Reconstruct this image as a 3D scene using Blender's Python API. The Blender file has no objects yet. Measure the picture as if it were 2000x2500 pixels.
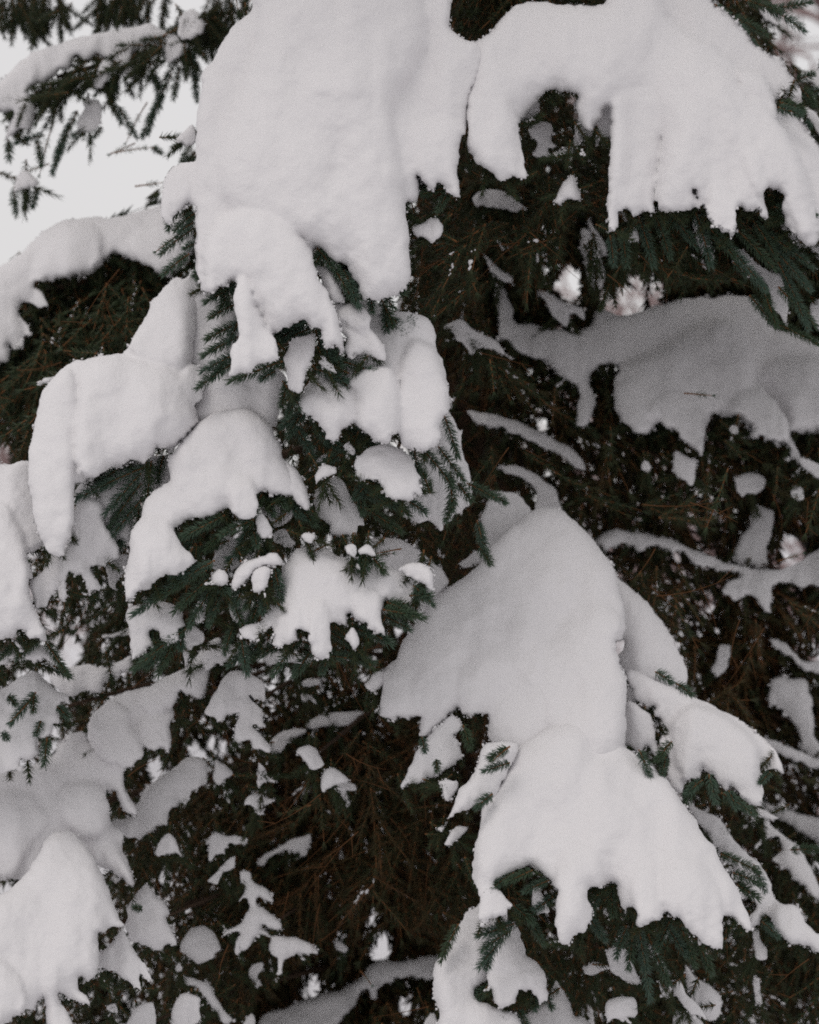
import bpy, math, random
import numpy as np
from mathutils import Vector, Matrix

# ------------------------------------------------------------------ camera, sky, sun
scene = bpy.context.scene
COL = scene.collection
MM = 0.0007            # one photo pixel is 0.7 mm at the tree's front
D0 = 3.0               # metres from the lens to the front of the tree
CAMZ = 1.95
rng = np.random.default_rng(7)
random.seed(7)

cam_data = bpy.data.cameras.new('camera')
cam_data.sensor_fit = 'VERTICAL'
cam_data.sensor_height = 30.0
cam_data.lens = 30.0 * D0 / (2500 * MM)
cam_data.clip_start = 0.05
cam_data.clip_end = 900
cam_data.dof.use_dof = True
cam_data.dof.focus_distance = 2.98
cam_data.dof.aperture_fstop = 2.2
cam = bpy.data.objects.new('camera', cam_data)
COL.objects.link(cam)
cam.location = (0, 0, CAMZ)
cam.rotation_euler = (math.radians(90), 0, 0)
scene.camera = cam

SUN_EL, SUN_AZ = math.radians(56), math.radians(222)
world = bpy.data.worlds.new('World')
scene.world = world
world.use_nodes = True
nt = world.node_tree
nt.nodes.clear()
n_out = nt.nodes.new('ShaderNodeOutputWorld')
n_bg = nt.nodes.new('ShaderNodeBackground')
n_sky = nt.nodes.new('ShaderNodeTexSky')
n_sky.sky_type = 'NISHITA'
n_sky.sun_disc = False
n_sky.sun_elevation = SUN_EL
n_sky.sun_rotation = SUN_AZ
n_sky.air_density = 1.0
n_sky.dust_density = 6.0
n_sky.ozone_density = 1.0
n_mix = nt.nodes.new('ShaderNodeMix')
n_mix.data_type = 'RGBA'
n_mix.inputs['Factor'].default_value = 0.90       # closed cloud cover over the clear sky
n_mix.inputs['B'].default_value = (7.95, 7.78, 7.75, 1)
nt.links.new(n_sky.outputs['Color'], n_mix.inputs['A'])
n_tc = nt.nodes.new('ShaderNodeTexCoord')
n_ns = nt.nodes.new('ShaderNodeTexNoise')
n_ns.inputs['Scale'].default_value = 2.2
n_ns.inputs['Detail'].default_value = 4
n_mr = nt.nodes.new('ShaderNodeMapRange')
n_mr.inputs['To Min'].default_value = 0.95
n_mr.inputs['To Max'].default_value = 1.06
n_ml = nt.nodes.new('ShaderNodeVectorMath')
n_ml.operation = 'SCALE'
nt.links.new(n_tc.outputs['Generated'], n_ns.inputs['Vector'])
nt.links.new(n_ns.outputs['Fac'], n_mr.inputs['Value'])
nt.links.new(n_mix.outputs['Result'], n_ml.inputs[0])
nt.links.new(n_mr.outputs['Result'], n_ml.inputs['Scale'])
nt.links.new(n_ml.outputs['Vector'], n_bg.inputs['Color'])
n_bg.inputs['Strength'].default_value = 0.1
nt.links.new(n_bg.outputs['Background'], n_out.inputs['Surface'])

sun_data = bpy.data.lights.new('sun', 'SUN')
sun_data.energy = 0.55
sun_data.angle = math.radians(24)
sun_data.color = (1.0, 0.965, 0.93)
sun = bpy.data.objects.new('sun', sun_data)
COL.objects.link(sun)
sd = Vector((math.sin(SUN_AZ) * math.cos(SUN_EL), math.cos(SUN_AZ) * math.cos(SUN_EL), math.sin(SUN_EL)))
sun.rotation_euler = sd.to_track_quat('Z', 'Y').to_euler()
sun.location = (-2, -3, 6)

scene.view_settings.view_transform = 'Standard'
scene.view_settings.look = 'None'
scene.view_settings.gamma = 1.0
scene.view_settings.exposure = 0.0
scene.view_settings.use_curve_mapping = False
scene.render.engine = 'CYCLES'
scene.cycles.max_bounces = 8
scene.cycles.diffuse_bounces = 5
scene.cycles.filter_width = 1.9
scene.cycles.use_denoising = False


def P(px, py, dep):
    """Place a spot seen at photo pixel (px, py), dep pixels (0.7 mm each) behind the tree's front, into metres."""
    y = D0 + np.asarray(dep) * MM
    k = MM * y / D0
    return np.stack(np.broadcast_arrays((np.asarray(px) - 1000) * k, y, CAMZ + (1250 - np.asarray(py)) * k), -1)


# ------------------------------------------------------------------ materials
def material(name, color, rough=0.6, spec=0.3):
    m = bpy.data.materials.new(name)
    m.use_nodes = True
    b = m.node_tree.nodes['Principled BSDF']
    b.inputs['Base Color'].default_value = (*color, 1)
    b.inputs['Roughness'].default_value = rough
    b.inputs['Specular IOR Level'].default_value = spec
    return m, m.node_tree, b


def add_bump(t, b, scale, dist, detail=4, strength=1.0, coords='Object'):
    tc = t.nodes.new('ShaderNodeTexCoord')
    nz = t.nodes.new('ShaderNodeTexNoise')
    nz.inputs['Scale'].default_value = scale
    nz.inputs['Detail'].default_value = detail
    nz.inputs['Roughness'].default_value = 0.65
    bp = t.nodes.new('ShaderNodeBump')
    bp.inputs['Strength'].default_value = strength
    bp.inputs['Distance'].default_value = dist
    t.links.new(tc.outputs[coords], nz.inputs['Vector'])
    t.links.new(nz.outputs['Fac'], bp.inputs['Height'])
    t.links.new(bp.outputs['Normal'], b.inputs['Normal'])
    return nz, tc


M_SNOW, t, b = material('fresh_snow', (0.755, 0.740, 0.752), 0.8, 0.12)
nz, tc = add_bump(t, b, 170, 0.003, 6, 0.6)

M_STEM, t, b = material('orange_brown_twig_bark', (0.17, 0.075, 0.028), 0.7, 0.2)
M_DEAD, t, b = material('dead_twig_bark', (0.10, 0.044, 0.017), 0.75, 0.15)
M_BARK, t, b = material('grey_brown_bark', (0.075, 0.048, 0.032), 0.85, 0.2)
nz, tc = add_bump(t, b, 60, 0.006, 6)

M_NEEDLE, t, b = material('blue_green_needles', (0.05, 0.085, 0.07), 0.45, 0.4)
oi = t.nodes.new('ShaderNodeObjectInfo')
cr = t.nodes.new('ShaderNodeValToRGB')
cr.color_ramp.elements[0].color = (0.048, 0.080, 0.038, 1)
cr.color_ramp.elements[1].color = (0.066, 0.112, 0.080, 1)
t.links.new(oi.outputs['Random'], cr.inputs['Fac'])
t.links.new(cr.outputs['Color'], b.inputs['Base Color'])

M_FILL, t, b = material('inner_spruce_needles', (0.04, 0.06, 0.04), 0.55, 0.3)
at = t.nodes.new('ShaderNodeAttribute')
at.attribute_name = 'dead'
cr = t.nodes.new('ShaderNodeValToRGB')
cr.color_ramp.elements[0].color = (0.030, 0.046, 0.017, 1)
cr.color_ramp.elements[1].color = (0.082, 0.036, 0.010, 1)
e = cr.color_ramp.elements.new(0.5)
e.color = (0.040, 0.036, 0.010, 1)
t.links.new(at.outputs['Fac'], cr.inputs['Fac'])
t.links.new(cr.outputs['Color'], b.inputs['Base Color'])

M_SHRUB, t, b = material('frosted_pink_brown_bark', (0.33, 0.24, 0.235), 0.85, 0.1)
M_GROUND, t, b = material('snow_field', (0.66, 0.655, 0.68), 0.8, 0.1)
add_bump(t, b, 2.5, 0.05, 6)


# ------------------------------------------------------------------ mesh helpers
def mesh_from(name, v, f, mats, smooth=True, mi=None, attr=None):
    """v (n,3) float, f (m,3) int: one mesh, quickly."""
    me = bpy.data.meshes.new(name)
    v = np.ascontiguousarray(v, np.float32)
    f = np.ascontiguousarray(f, np.int32)
    k = f.shape[1]
    me.vertices.add(len(v))
    me.vertices.foreach_set('co', v.ravel())
    me.loops.add(f.size)
    me.loops.foreach_set('vertex_index', f.ravel())
    me.polygons.add(len(f))
    me.polygons.foreach_set('loop_start', np.arange(0, f.size, k, dtype=np.int32))
    me.polygons.foreach_set('loop_total', np.full(len(f), k, np.int32))
    if smooth:
        me.polygons.foreach_set('use_smooth', np.ones(len(f), bool))
    for m in mats:
        me.materials.append(m)
    if mi is not None:
        me.polygons.foreach_set('material_index', np.ascontiguousarray(mi, np.int32))
    if attr is not None:
        a = me.attributes.new('dead', 'FLOAT', 'POINT')
        a.data.foreach_set('value', np.ascontiguousarray(attr, np.float32))
    me.update(calc_edges=True)
    return me


def link(name, me, parent=None, loc=(0, 0, 0)):
    o = bpy.data.objects.new(name, me)
    COL.objects.link(o)
    o.location = loc
    if parent is not None:
        o.parent = parent
    return o


def tube(path, radii, sides=7):
    """Verts and tris of a tapered tube along path (n,3)."""
    path = np.asarray(path, float)
    n = len(path)
    tan = np.gradient(path, axis=0)
    tan /= np.linalg.norm(tan, axis=1, keepdims=True) + 1e-12
    up = np.array([0.13, 0.31, 0.94])
    a = np.cross(tan, up)
    a /= np.linalg.norm(a, axis=1, keepdims=True) + 1e-9
    c = np.cross(tan, a)
    th = np.arange(sides) * 2 * math.pi / sides
    ring = a[:, None, :] * np.cos(th)[None, :, None] + c[:, None, :] * np.sin(th)[None, :, None]
    v = path[:, None, :] + ring * np.asarray(radii)[:, None, None]
    v = v.reshape(-1, 3)
    f = []
    for i in range(n - 1):
        for j in range(sides):
            p, q = i * sides + j, i * sides + (j + 1) % sides
            f += [(p, q, q + sides), (p, q + sides, p + sides)]
    return v, np.array(f)


def vnoise(x, y, seed):
    """Smooth value noise in -1..1."""
    xi, yi = np.floor(x).astype(np.int64), np.floor(y).astype(np.int64)
    fx, fy = x - xi, y - yi
    fx = fx * fx * (3 - 2 * fx)
    fy = fy * fy * (3 - 2 * fy)

    def h(a, c):
        n = (a * 374761393 + c * 668265263 + seed * 974634777) & 0xFFFFFFFF
        n = ((n ^ (n >> 13)) * 1274126177) & 0xFFFFFFFF
        return ((n ^ (n >> 16)) & 0xFFFF) / 32767.5 - 1

    return ((h(xi, yi) * (1 - fx) + h(xi + 1, yi) * fx) * (1 - fy)
            + (h(xi, yi + 1) * (1 - fx) + h(xi + 1, yi + 1) * fx) * fy)


def fnoise(x, y, scale, seed, octs=3):
    s, a, r = 0, 1.0, 0
    for o in range(octs):
        r = r + a * vnoise(x / scale * 2 ** o + 17.3 * o, y / scale * 2 ** o - 9.1 * o, seed + o)
        s += a
        a *= 0.5
    return r / s


# ------------------------------------------------------------------ snow bodies
def rounded(poly, sub=3):
    """Centripetal smoothing of a hand-measured outline."""
    p = np.asarray(poly, float)
    a, b_, c, d = np.roll(p, 1, 0), p, np.roll(p, -1, 0), np.roll(p, -2, 0)
    t_ = np.arange(sub) / sub
    res = []
    for u in t_:
        m0, m1 = (c - a) * 0.38, (d - b_) * 0.38
        h00, h10, h01, h11 = 2*u**3 - 3*u*u + 1, u**3 - 2*u*u + u, -2*u**3 + 3*u*u, u**3 - u*u
        res.append(h00 * b_ + h10 * m0 + h01 * c + h11 * m1)
    return np.stack(res, 1).reshape(-1, 2)


def sdf(poly, X, Y):
    """Signed distance to a polygon, negative inside."""
    x, y = X.ravel(), Y.ravel()
    d2 = np.full(x.shape, 1e12)
    inside = np.zeros(x.shape, bool)
    n = len(poly)
    for i in range(n):
        x0, y0 = poly[i]
        x1, y1 = poly[(i + 1) % n]
        ex, ey = x1 - x0, y1 - y0
        wx, wy = x - x0, y - y0
        tt = np.clip((wx * ex + wy * ey) / (ex * ex + ey * ey + 1e-9), 0, 1)
        dx, dy = wx - ex * tt, wy - ey * tt
        np.minimum(d2, dx * dx + dy * dy, out=d2)
        if y0 != y1:
            cr_ = ((y0 > y) != (y1 > y)) & (x < ex * (y - y0) / ey + x0)
            inside ^= cr_
    d = np.sqrt(d2)
    d[inside] *= -1
    return d.reshape(X.shape)


def inflate(phi, h):
    """Rounded profile over the inside of phi: a half circle across a finger, a dome over a blob (in px)."""
    m = phi < 0
    u = np.zeros(phi.shape)
    n = max(m.sum(axis=0).max(), m.sum(axis=1).max(), 4)
    w = 2 / (1 + math.sin(math.pi / (0.75 * n + 2)))
    I, J = np.indices(phi.shape)
    red = m & ((I + J) % 2 == 0)
    blk = m & ((I + J) % 2 == 1)
    red[0] = red[-1] = blk[0] = blk[-1] = False
    red[:, 0] = red[:, -1] = blk[:, 0] = blk[:, -1] = False
    for it in range(int(min(160, 30 + n))):
        for c in (red, blk):
            s = np.zeros_like(u)
            s[1:-1, 1:-1] = 0.25 * (u[:-2, 1:-1] + u[2:, 1:-1] + u[1:-1, :-2] + u[1:-1, 2:] + h * h)
            u = np.where(c, u + w * (s - u), u)
    return np.sqrt(np.maximum(2 * u, 0))


DMAP = np.full((2 * 320, 2 * 260), 1e9)       # nearest snow, on an 8 px grid from (-600,-600); used to keep inner twigs behind it
CRV = np.array([(a, b_, c) for a in (-.62, .62) for b_ in (-.62, .62) for c in (-.62, .62)])
CRF = np.array([(0, 1, 3, 2), (4, 6, 7, 5), (0, 4, 5, 1), (2, 3, 7, 6), (0, 2, 6, 4), (1, 5, 7, 3)])
FRINGE = []
SMALL = []
SNOW_INFO = {}


def snow(key, label, dep, tilt, bulge, lobes, rough=4.6, cat='snow', name='snow_mound', group='snow lying on the spruce boughs',
         fringe=0.0, lean=0.0, thick=1.5, soft=1):
    """One snow body. lobes: (outline, forward offset, bulge or None); the first is its whole outline unless later ones reach out of it."""
    if name == 'snow_clump':
        rough *= 0.72
    if dep > 200 and not key.startswith('TL'):
        dep = 200 + (dep - 200) * 1.7
    polys = [rounded(np.asarray(l[0], float)) for l in lobes]
    allp = np.concatenate(polys)
    x0, y0 = allp.min(0) - 24
    x1, y1 = allp.max(0) + 24
    size = max(x1 - x0, y1 - y0)
    h = 3.4 if size < 170 else (4.4 if size < 420 else 5.6)
    xs, ys = np.arange(x0, x1 + h, h), np.arange(y0, y1 + h, h)
    X, Y = np.meshgrid(xs, ys)
    seed = sum(ord(c) * (i + 3) for i, c in enumerate(key)) % 9973
    # ragged, crumbly rim: the outline is read through a little noise
    wx = X + rough * fnoise(X, Y, 26, seed, 3)
    wy = Y + rough * fnoise(X, Y, 26, seed + 50, 3)
    grain = rough * 0.95 * fnoise(X, Y, 12, seed + 90, 2)
    rag = rough * 1.25 * fnoise(X, Y, 19, seed + 70, 2)
    front = np.full(X.shape, -1e4)
    PHI = np.full(X.shape, 1e4)
    K = 16.0
    for i, (poly, l) in enumerate(zip(polys, lobes)):
        ph = sdf(poly, wx, wy)
        under = np.clip(np.gradient(ph, h, axis=0), -0.2, 1)
        ph = ph + grain * (0.5 + 1.3 * np.maximum(under, 0)) + rag * np.maximum(under, 0)
        B = l[2] if len(l) > 2 and l[2] else bulge
        off = l[1] * 1.7 if len(l) > 1 else 0
        if i == 0 and len(lobes) > 1:
            B *= 0.62
        elif i:
            B *= 1.25
        hh = inflate(ph, h)
        hh = 1.25 * B * (1 - np.exp(-hh / (1.1 * B)))
        f = np.where(ph < h * 0.8, off + hh, -1e4)
        # rounded maximum, so that lobes grow out of each other
        mx, mn = np.maximum(front, f), np.minimum(front, f)
        e_ = np.maximum(K - (mx - mn), 0) / K
        front = mx + np.where(mn > -5e3, e_ * e_ * K * 0.25, 0)
        PHI = np.minimum(PHI, ph)
    U = inflate(PHI, h)
    ins = PHI < 0
    # soft creases
    for _ in range(soft):
        ok = front > -5e3
        num = np.zeros_like(front)
        den = np.zeros_like(front)
        for di, dj, w in ((0, 0, 4), (1, 0, 1), (-1, 0, 1), (0, 1, 1), (0, -1, 1)):
            s = np.roll(np.roll(front, di, 0), dj, 1)
            k = np.roll(np.roll(ok, di, 0), dj, 1)
            num += np.where(k, s, 0) * w
            den += k * w
        front = np.where(ok, num / np.maximum(den, 1e-9), front)
    # lumps and grain of settled snow, fading out at the rim
    amp = np.clip(U / 30, 0, 1)
    # distance down to the hem: snow hangs in soft pleats there
    hem = np.zeros(X.shape)
    run = np.full(X.shape[1], 0.0)
    for r_ in range(X.shape[0] - 1, -1, -1):
        run = np.where(ins[r_], run + h, 0)
        hem[r_] = run
    pleat = np.exp(-hem / 85) * np.clip(U / 20, 0, 1)
    front = front + pleat * 15.0 * fnoise(X, Y * 0.22, 34, seed + 21, 2)
    front = front + (amp * (30.0 * fnoise(X * 1.3, Y * .6, 120, seed + 7, 2) + 5.5 * fnoise(X, Y, 36, seed + 8, 2))) + np.clip(U / 8, 0, 1) * 1.5 * fnoise(X, Y, 9, seed + 9, 2)
    front = np.where(front < -5e3, lobes[0][1] if len(lobes[0]) > 1 else 0, front)
    # cells that touch the inside; their outer corners are pulled onto the rim
    cell = ins[:-1, :-1] | ins[1:, :-1] | ins[:-1, 1:] | ins[1:, 1:]
    used = np.zeros(X.shape, bool)
    for a in (0, 1):
        for c in (0, 1):
            used[a:a + cell.shape[0], c:c + cell.shape[1]] |= cell
    rim = used & ~ins
    gy, gx = np.gradient(PHI, h)
    g2 = gx * gx + gy * gy + 1e-6
    st = np.clip(PHI / g2, 0, 1.3 * h)
    Xs = np.where(rim, X - gx * st, X)
    Ys = np.where(rim, Y - gy * st, Y)
    th = np.where(rim, 0, thick * U)
    yc = float(Y[ins].mean()) if ins.any() else float(Y.mean())
    xc = float(X[ins].mean()) if ins.any() else float(X.mean())
    base = dep + tilt * (yc - Ys) + lean * (Xs - xc)
    F = base - front
    Bk = F + th
    idx = np.full(X.shape, -1)
    nf = used.sum()
    idx[used] = np.arange(nf)
    bidx = idx.copy()
    inn = used & ~rim
    bidx[inn] = nf + np.arange(inn.sum())
    v = np.concatenate([P(Xs[used], Ys[used], F[used]), P(Xs[inn], Ys[inn], Bk[inn])])
    ci, cj = np.nonzero(cell)
    q = lambda A: np.stack([A[ci, cj], A[ci + 1, cj], A[ci + 1, cj + 1], A[ci, cj + 1]], 1)
    qf, qb = q(idx), q(bidx)[:, ::-1]
    same = (np.sort(qf, 1) == np.sort(qb, 1)).all(1)
    f4 = np.concatenate([qf[~same], qb[~same]])
    # crumbs of snow along the rim
    under_any = np.clip(np.gradient(PHI, h, axis=0), 0, 1)
    ri, rj = np.nonzero(rim)
    if len(ri):
        pick = rng.permutation(len(ri))[:int(len(ri) * h / 5.5)]
        cl = fnoise(Xs[ri, rj], Ys[ri, rj], 42, seed + 33, 2)[pick] + .25 * under_any[ri, rj][pick]
        pick = pick[cl > rng.uniform(-.05, .5, len(pick))]
        ri, rj = ri[pick], rj[pick]
        rad = np.exp(rng.normal(.85, .45, len(ri))) * min(1.0, .55 + size / 500)
        c_ = P(Xs[ri, rj] + rng.normal(0, 2.2, len(ri)), Ys[ri, rj] + rng.normal(0, 2.2, len(ri)), F[ri, rj] + rng.normal(0, 3, len(ri)))
        cv_ = (CRV[None] * (1 + .3 * rng.normal(0, 1, (len(ri), len(CRV), 1)))) * (rad * MM)[:, None, None] + c_[:, None, :]
        cf_ = CRF[None] + (np.arange(len(ri)) * len(CRV))[:, None, None] + len(v)
        v = np.concatenate([v, cv_.reshape(-1, 3)])
        f4 = np.concatenate([f4, cf_.reshape(-1, 4)])
    ctr = np.array([v[:, 0].mean(), v[:, 1].mean(), v[:, 2].min()])
    me = mesh_from(name, v - ctr, f4, [M_SNOW])
    o = link(name, me, None, ctr)
    o['label'] = label
    o['category'] = cat
    o['group'] = group
    # keep note of where it is
    gi, gj = ((Ys[used] + 600) / 8).astype(int), ((Xs[used] + 600) / 8).astype(int)
    okk = (gi >= 0) & (gi < DMAP.shape[0]) & (gj >= 0) & (gj < DMAP.shape[1])
    np.minimum.at(DMAP, (gi[okk], gj[okk]), Bk[used][okk])
    SNOW_INFO[key] = (xc, yc, dep)
    if size < 200:
        SMALL.append((xc, yc, dep, size))
    # where needles should stick out from under it
    if fringe > 0:
        pl = polys[0] if len(lobes[0]) < 4 else np.concatenate(polys)
        n = len(pl)
        acc = 0.0
        area = np.sum(pl[:, 0] * np.roll(pl[:, 1], -1) - np.roll(pl[:, 0], -1) * pl[:, 1])
        sg = 1 if area > 0 else -1
        for i in range(n):
            a_, b2 = pl[i], pl[(i + 1) % n]
            e2 = b2 - a_
            L = np.hypot(*e2)
            if L < 1e-6:
                continue
            nrm = np.array([e2[1], -e2[0]]) / L * sg
            if nrm[1] < 0.38:
                continue
            acc += L * fringe * (0.35 + 0.65 * nrm[1]) / 24.0
            while acc > 1:
                acc -= 1
                p = a_ + e2 * rng.random()
                FRINGE.append((p[0], p[1], nrm[0], nrm[1], dep + tilt * (yc - p[1]) + lean * (p[0] - xc), key))
    return o

# ------------------------------------------------------------------ ground far below
g = 260.0
n = 60
gx_, gy_ = np.meshgrid(np.linspace(-g, g, n), np.linspace(-40, 2 * g - 40, n))
gz_ = 0.12 * fnoise(gx_, gy_, 9, 3, 3)
ii = np.arange(n * n).reshape(n, n)
gf = np.stack([ii[:-1, :-1], ii[:-1, 1:], ii[1:, 1:], ii[1:, :-1]], -1).reshape(-1, 4)
ground = link('ground', mesh_from('ground', np.stack([gx_, gy_, gz_], -1).reshape(-1, 3), gf, [M_GROUND]))
ground['kind'] = 'structure'

# ------------------------------------------------------------------ the snow, body by body (outlines in photo pixels)
# ---- the great mound down the middle
snow('A', 'biggest snow mound, hanging from the top edge down the middle of the tree', 165, 0.35, 120, [
 ([(640,-260),(1095,-260),(1103,-60),(1103,0),(1100,40),(1098,65),(1110,82),(1135,97),(1160,103),(1185,130),(1165,190),(1145,250),(1140,290),(1137,310),(1125,350),(1120,400),(1115,420),(1120,440),(1124,468),(1118,483),(1108,482),(1085,460),(1075,450),(1068,448),(1063,466),(1050,458),(1030,440),(1018,428),(1024,455),(1015,485),(993,492),(990,500),(990,538),(996,561),(1000,601),(1001,640),(1001,690),(978,706),(964,720),(929,730),(906,725),(888,732),(880,720),(874,697),(859,671),(845,645),(833,636),(807,630),(799,619),(781,603),(768,610),(764,630),(767,654),(781,685),(807,729),(816,752),(828,778),(830,807),(838,833),(841,854),(833,862),(819,839),(793,845),(786,828),(783,807),(761,796),(741,778),(732,780),(717,796),(700,801),(693,787),(688,790),(677,807),(662,813),(645,790),(636,781),(620,720),(600,690),(575,690),(567,686),(552,697),(523,709),(506,714),(490,700),(480,660),(480,600),(477,550),(477,500),(479,383),(481,301),(487,240),(498,170),(515,150),(540,110),(565,70),(600,40),(618,0)], 0, 95),
 ([(640,-200),(1000,-200),(1030,0),(1050,100),(1010,180),(960,260),(968,330),(985,420),(990,500),(996,561),(1001,640),(999,690),(964,718),(929,728),(890,728),(874,697),(845,645),(807,628),(781,600),(720,580),(640,560),(560,520),(530,430),(545,330),(590,200),(630,60)], 22, 105),
 ([(500,620),(505,580),(530,545),(565,520),(610,510),(655,512),(700,540),(735,580),(760,620),(781,685),(807,729),(828,778),(832,815),(836,848),(820,840),(793,845),(786,828),(783,807),(761,796),(741,778),(700,799),(662,811),(645,790),(620,720),(600,680),(567,684),(540,700),(508,708)], 52, 60),
 ([(577,697),(583,680),(593,674),(605,690),(616,720),(625,752),(636,781),(656,807),(674,828),(677,839),(675,862),(680,877),(657,883),(628,888),(616,903),(596,906),(561,914),(564,877),(562,857),(575,833),(587,816),(581,790),(574,752),(572,723)], 70, 34),
 ([(1000,330),(1010,300),(1060,280),(1110,290),(1133,312),(1122,350),(1118,400),(1114,420),(1122,466),(1116,481),(1106,480),(1085,458),(1070,446),(1062,464),(1050,456),(1022,430),(1005,400)], 26, 50),
 ([(560,360),(476,392),(440,398),(415,412),(403,440),(395,480),(395,520),(408,547),(424,528),(450,505),(490,500),(520,520),(560,450)], -6, 60),
 ([(478,440),(500,400),(520,440),(520,520),(505,600),(500,690),(488,690),(480,640),(477,540)], 18, 30),
], fringe=0.7)
snow('A7', 'slim upright oval snow cap in a ring of needles below the great middle mound', -60, 0.3, 34, [
 ([(692,877),(700,860),(712,830),(745,820),(765,816),(770,835),(768,855),(760,880),(757,895),(748,905),(742,935),(740,955),(728,960),(705,950),(700,930),(698,900)],)], rough=4, fringe=.8, name='snow_clump')
snow('A8', 'small wedge of snow under the needled twig that pokes out of the great mound', 12, 0.2, 14, [
 ([(766,640),(785,650),(805,655),(822,675),(832,700),(842,738),(815,738),(795,712)],)], name='snow_clump')
snow('A9', 'thin snow dusting on a single twig below the great mound, beside the oval cap', -40, 0.2, 9, [
 ([(778,880),(792,876),(808,890),(824,912),(803,907),(787,895)],)], name='snow_clump')
snow('E', 'two stacked lumps of snow between the great mound and the shaded slab beside it', 10, 0.3, 40, [
 ([(812,745),(835,735),(870,735),(892,750),(906,775),(903,797),(918,815),(938,845),(943,880),(930,884),(900,870),(872,868),(850,866),(840,850),(848,826),(828,795)], 0, 34),
 ([(826,770),(850,745),(885,748),(905,772),(901,797),(880,808),(850,800)], 10, 30)], fringe=.5)
snow('C', 'snow bank behind the needles between the great mound and the round dome under it', 165, 0.10, 45, [
 ([(472,690),(500,712),(540,735),(575,760),(600,800),(660,880),(700,925),(690,985),(672,1030),(630,1070),(520,1060),(470,1020),(462,985),(435,975),(432,955),(440,925),(462,890),(468,800)], 0, 45)], fringe=.2)
snow('D', 'wide lumpy snow slab hanging below the great mound, above the rounded cap', 60, 0.40, 70, [
 ([(880,735),(930,745),(960,758),(1000,762),(1029,767),(1046,778),(1061,799),(1065,848),(1078,877),(1087,912),(1093,949),(1099,993),(1078,1030),(1073,1087),(1026,1097),(1000,1094),(980,1085),(975,1055),(961,1070),(941,1085),(917,1080),(888,1052),(862,1035),(833,1046),(830,1067),(816,1087),(800,1070),(790,1052),(775,1027),(735,1005),(727,985),(742,950),(780,910),(830,880),(865,850)], 0, 60),
 ([(727,985),(745,955),(790,930),(840,935),(872,965),(880,1010),(866,1036),(833,1046),(830,1067),(816,1087),(800,1070),(775,1027),(740,1006)], 26, 42),
 ([(868,960),(850,930),(880,900),(930,890),(960,910),(972,960),(976,1010),(966,1060),(941,1083),(917,1078),(890,1050),(872,1020)], 40, 46),
 ([(975,960),(990,860),(1020,830),(1055,850),(1078,900),(1090,950),(1093,1000),(1075,1035),(1072,1085),(1026,1095),(1000,1092),(978,1070)], 30, 46)], fringe=.35)
snow('L', 'grey shaded snow clump shaped like a torn flag between the dome and the rounded cap', 120, 0.25, 44, [
 ([(828,1165),(848,1195),(865,1226),(885,1258),(888,1281),(871,1281),(871,1307),(862,1313),(842,1299),(819,1303),(810,1301),(801,1284),(775,1261),(767,1232),(767,1209),(778,1188),(805,1168)],)], fringe=.5)
snow('K', 'rounded snow cap with a scalloped lower rim, just below the wide lumpy slab', 0, 0.30, 62, [
 ([(865,1130),(874,1113),(891,1099),(920,1087),(952,1084),(975,1093),(993,1107),(1003,1115),(1012,1125),(1017,1151),(1029,1168),(1023,1180),(1029,1197),(1026,1208),(1012,1198),(1006,1214),(1000,1222),(987,1223),(964,1220),(943,1209),(938,1194),(923,1174),(906,1172),(886,1176),(874,1174),(868,1162),(870,1148)],)], fringe=1.0)
snow('V', 'shadowed snow slab seen behind hanging needle sprays under the wide lumpy slab', 260, 0.2, 60, [
 ([(1075,995),(1107,1020),(1122,1052),(1130,1100),(1145,1150),(1150,1200),(1150,1225),(1135,1235),(1110,1260),(1090,1275),(1073,1298),(1060,1280),(1045,1270),(1020,1275),(990,1260),(985,1230),(1010,1200),(1020,1170),(1030,1110),(1060,1080)],)], fringe=.4)
snow('U', 'grey snow slab tucked behind the end of the five-fingered snow load', 380, 0.3, 55, [
 ([(905,1315),(960,1312),(1000,1328),(1049,1363),(1090,1403),(1092,1430),(1062,1470),(1035,1502),(1000,1470),(950,1420),(910,1380)],)])

# ---- the dome, the five-fingered load and the caps between them
snow('S', 'white dome of snow with a long skirt trailing down one side, below the great mound', 35, 0.36, 95, [
 ([(484,1032),(517,1012),(550,999),(587,996),(616,1004),(639,1020),(662,1041),(671,1058),(686,1093),(691,1116),(700,1130),(715,1150),(720,1180),(714,1212),(700,1209),(688,1209),(659,1200),(651,1197),(630,1203),(630,1217),(625,1252),(601,1270),(584,1264),(571,1255),(567,1241),(530,1252),(500,1261),(484,1261),(464,1270),(435,1290),(414,1290),(412,1299),(429,1316),(452,1339),(475,1365),(475,1374),(443,1394),(406,1406),(371,1420),(368,1435),(340,1438),(319,1449),(310,1475),(308,1449),(306,1403),(307,1380),(316,1371),(316,1333),(322,1296),(342,1270),(348,1232),(371,1203),(417,1171),(416,1154),(412,1125),(420,1110),(452,1067)], 0, 90),
 ([(308,1449),(306,1403),(312,1375),(322,1296),(345,1265),(400,1262),(425,1300),(452,1339),(472,1366),(443,1394),(406,1406),(371,1420),(340,1438),(312,1470)], 14, 50),
 ([(565,1241),(556,1190),(580,1160),(615,1165),(630,1217),(625,1252),(601,1270),(584,1264)], 26, 36)], fringe=1.0)
snow('S2', 'narrow frill of snow clinging beside the white dome', 40, 0.3, 26, [
 ([(688,1128),(700,1130),(723,1145),(732,1159),(746,1186),(752,1203),(758,1232),(752,1246),(729,1232),(714,1212),(700,1209),(690,1180)],)], rough=4.5, fringe=.8, name='snow_clump')
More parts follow.
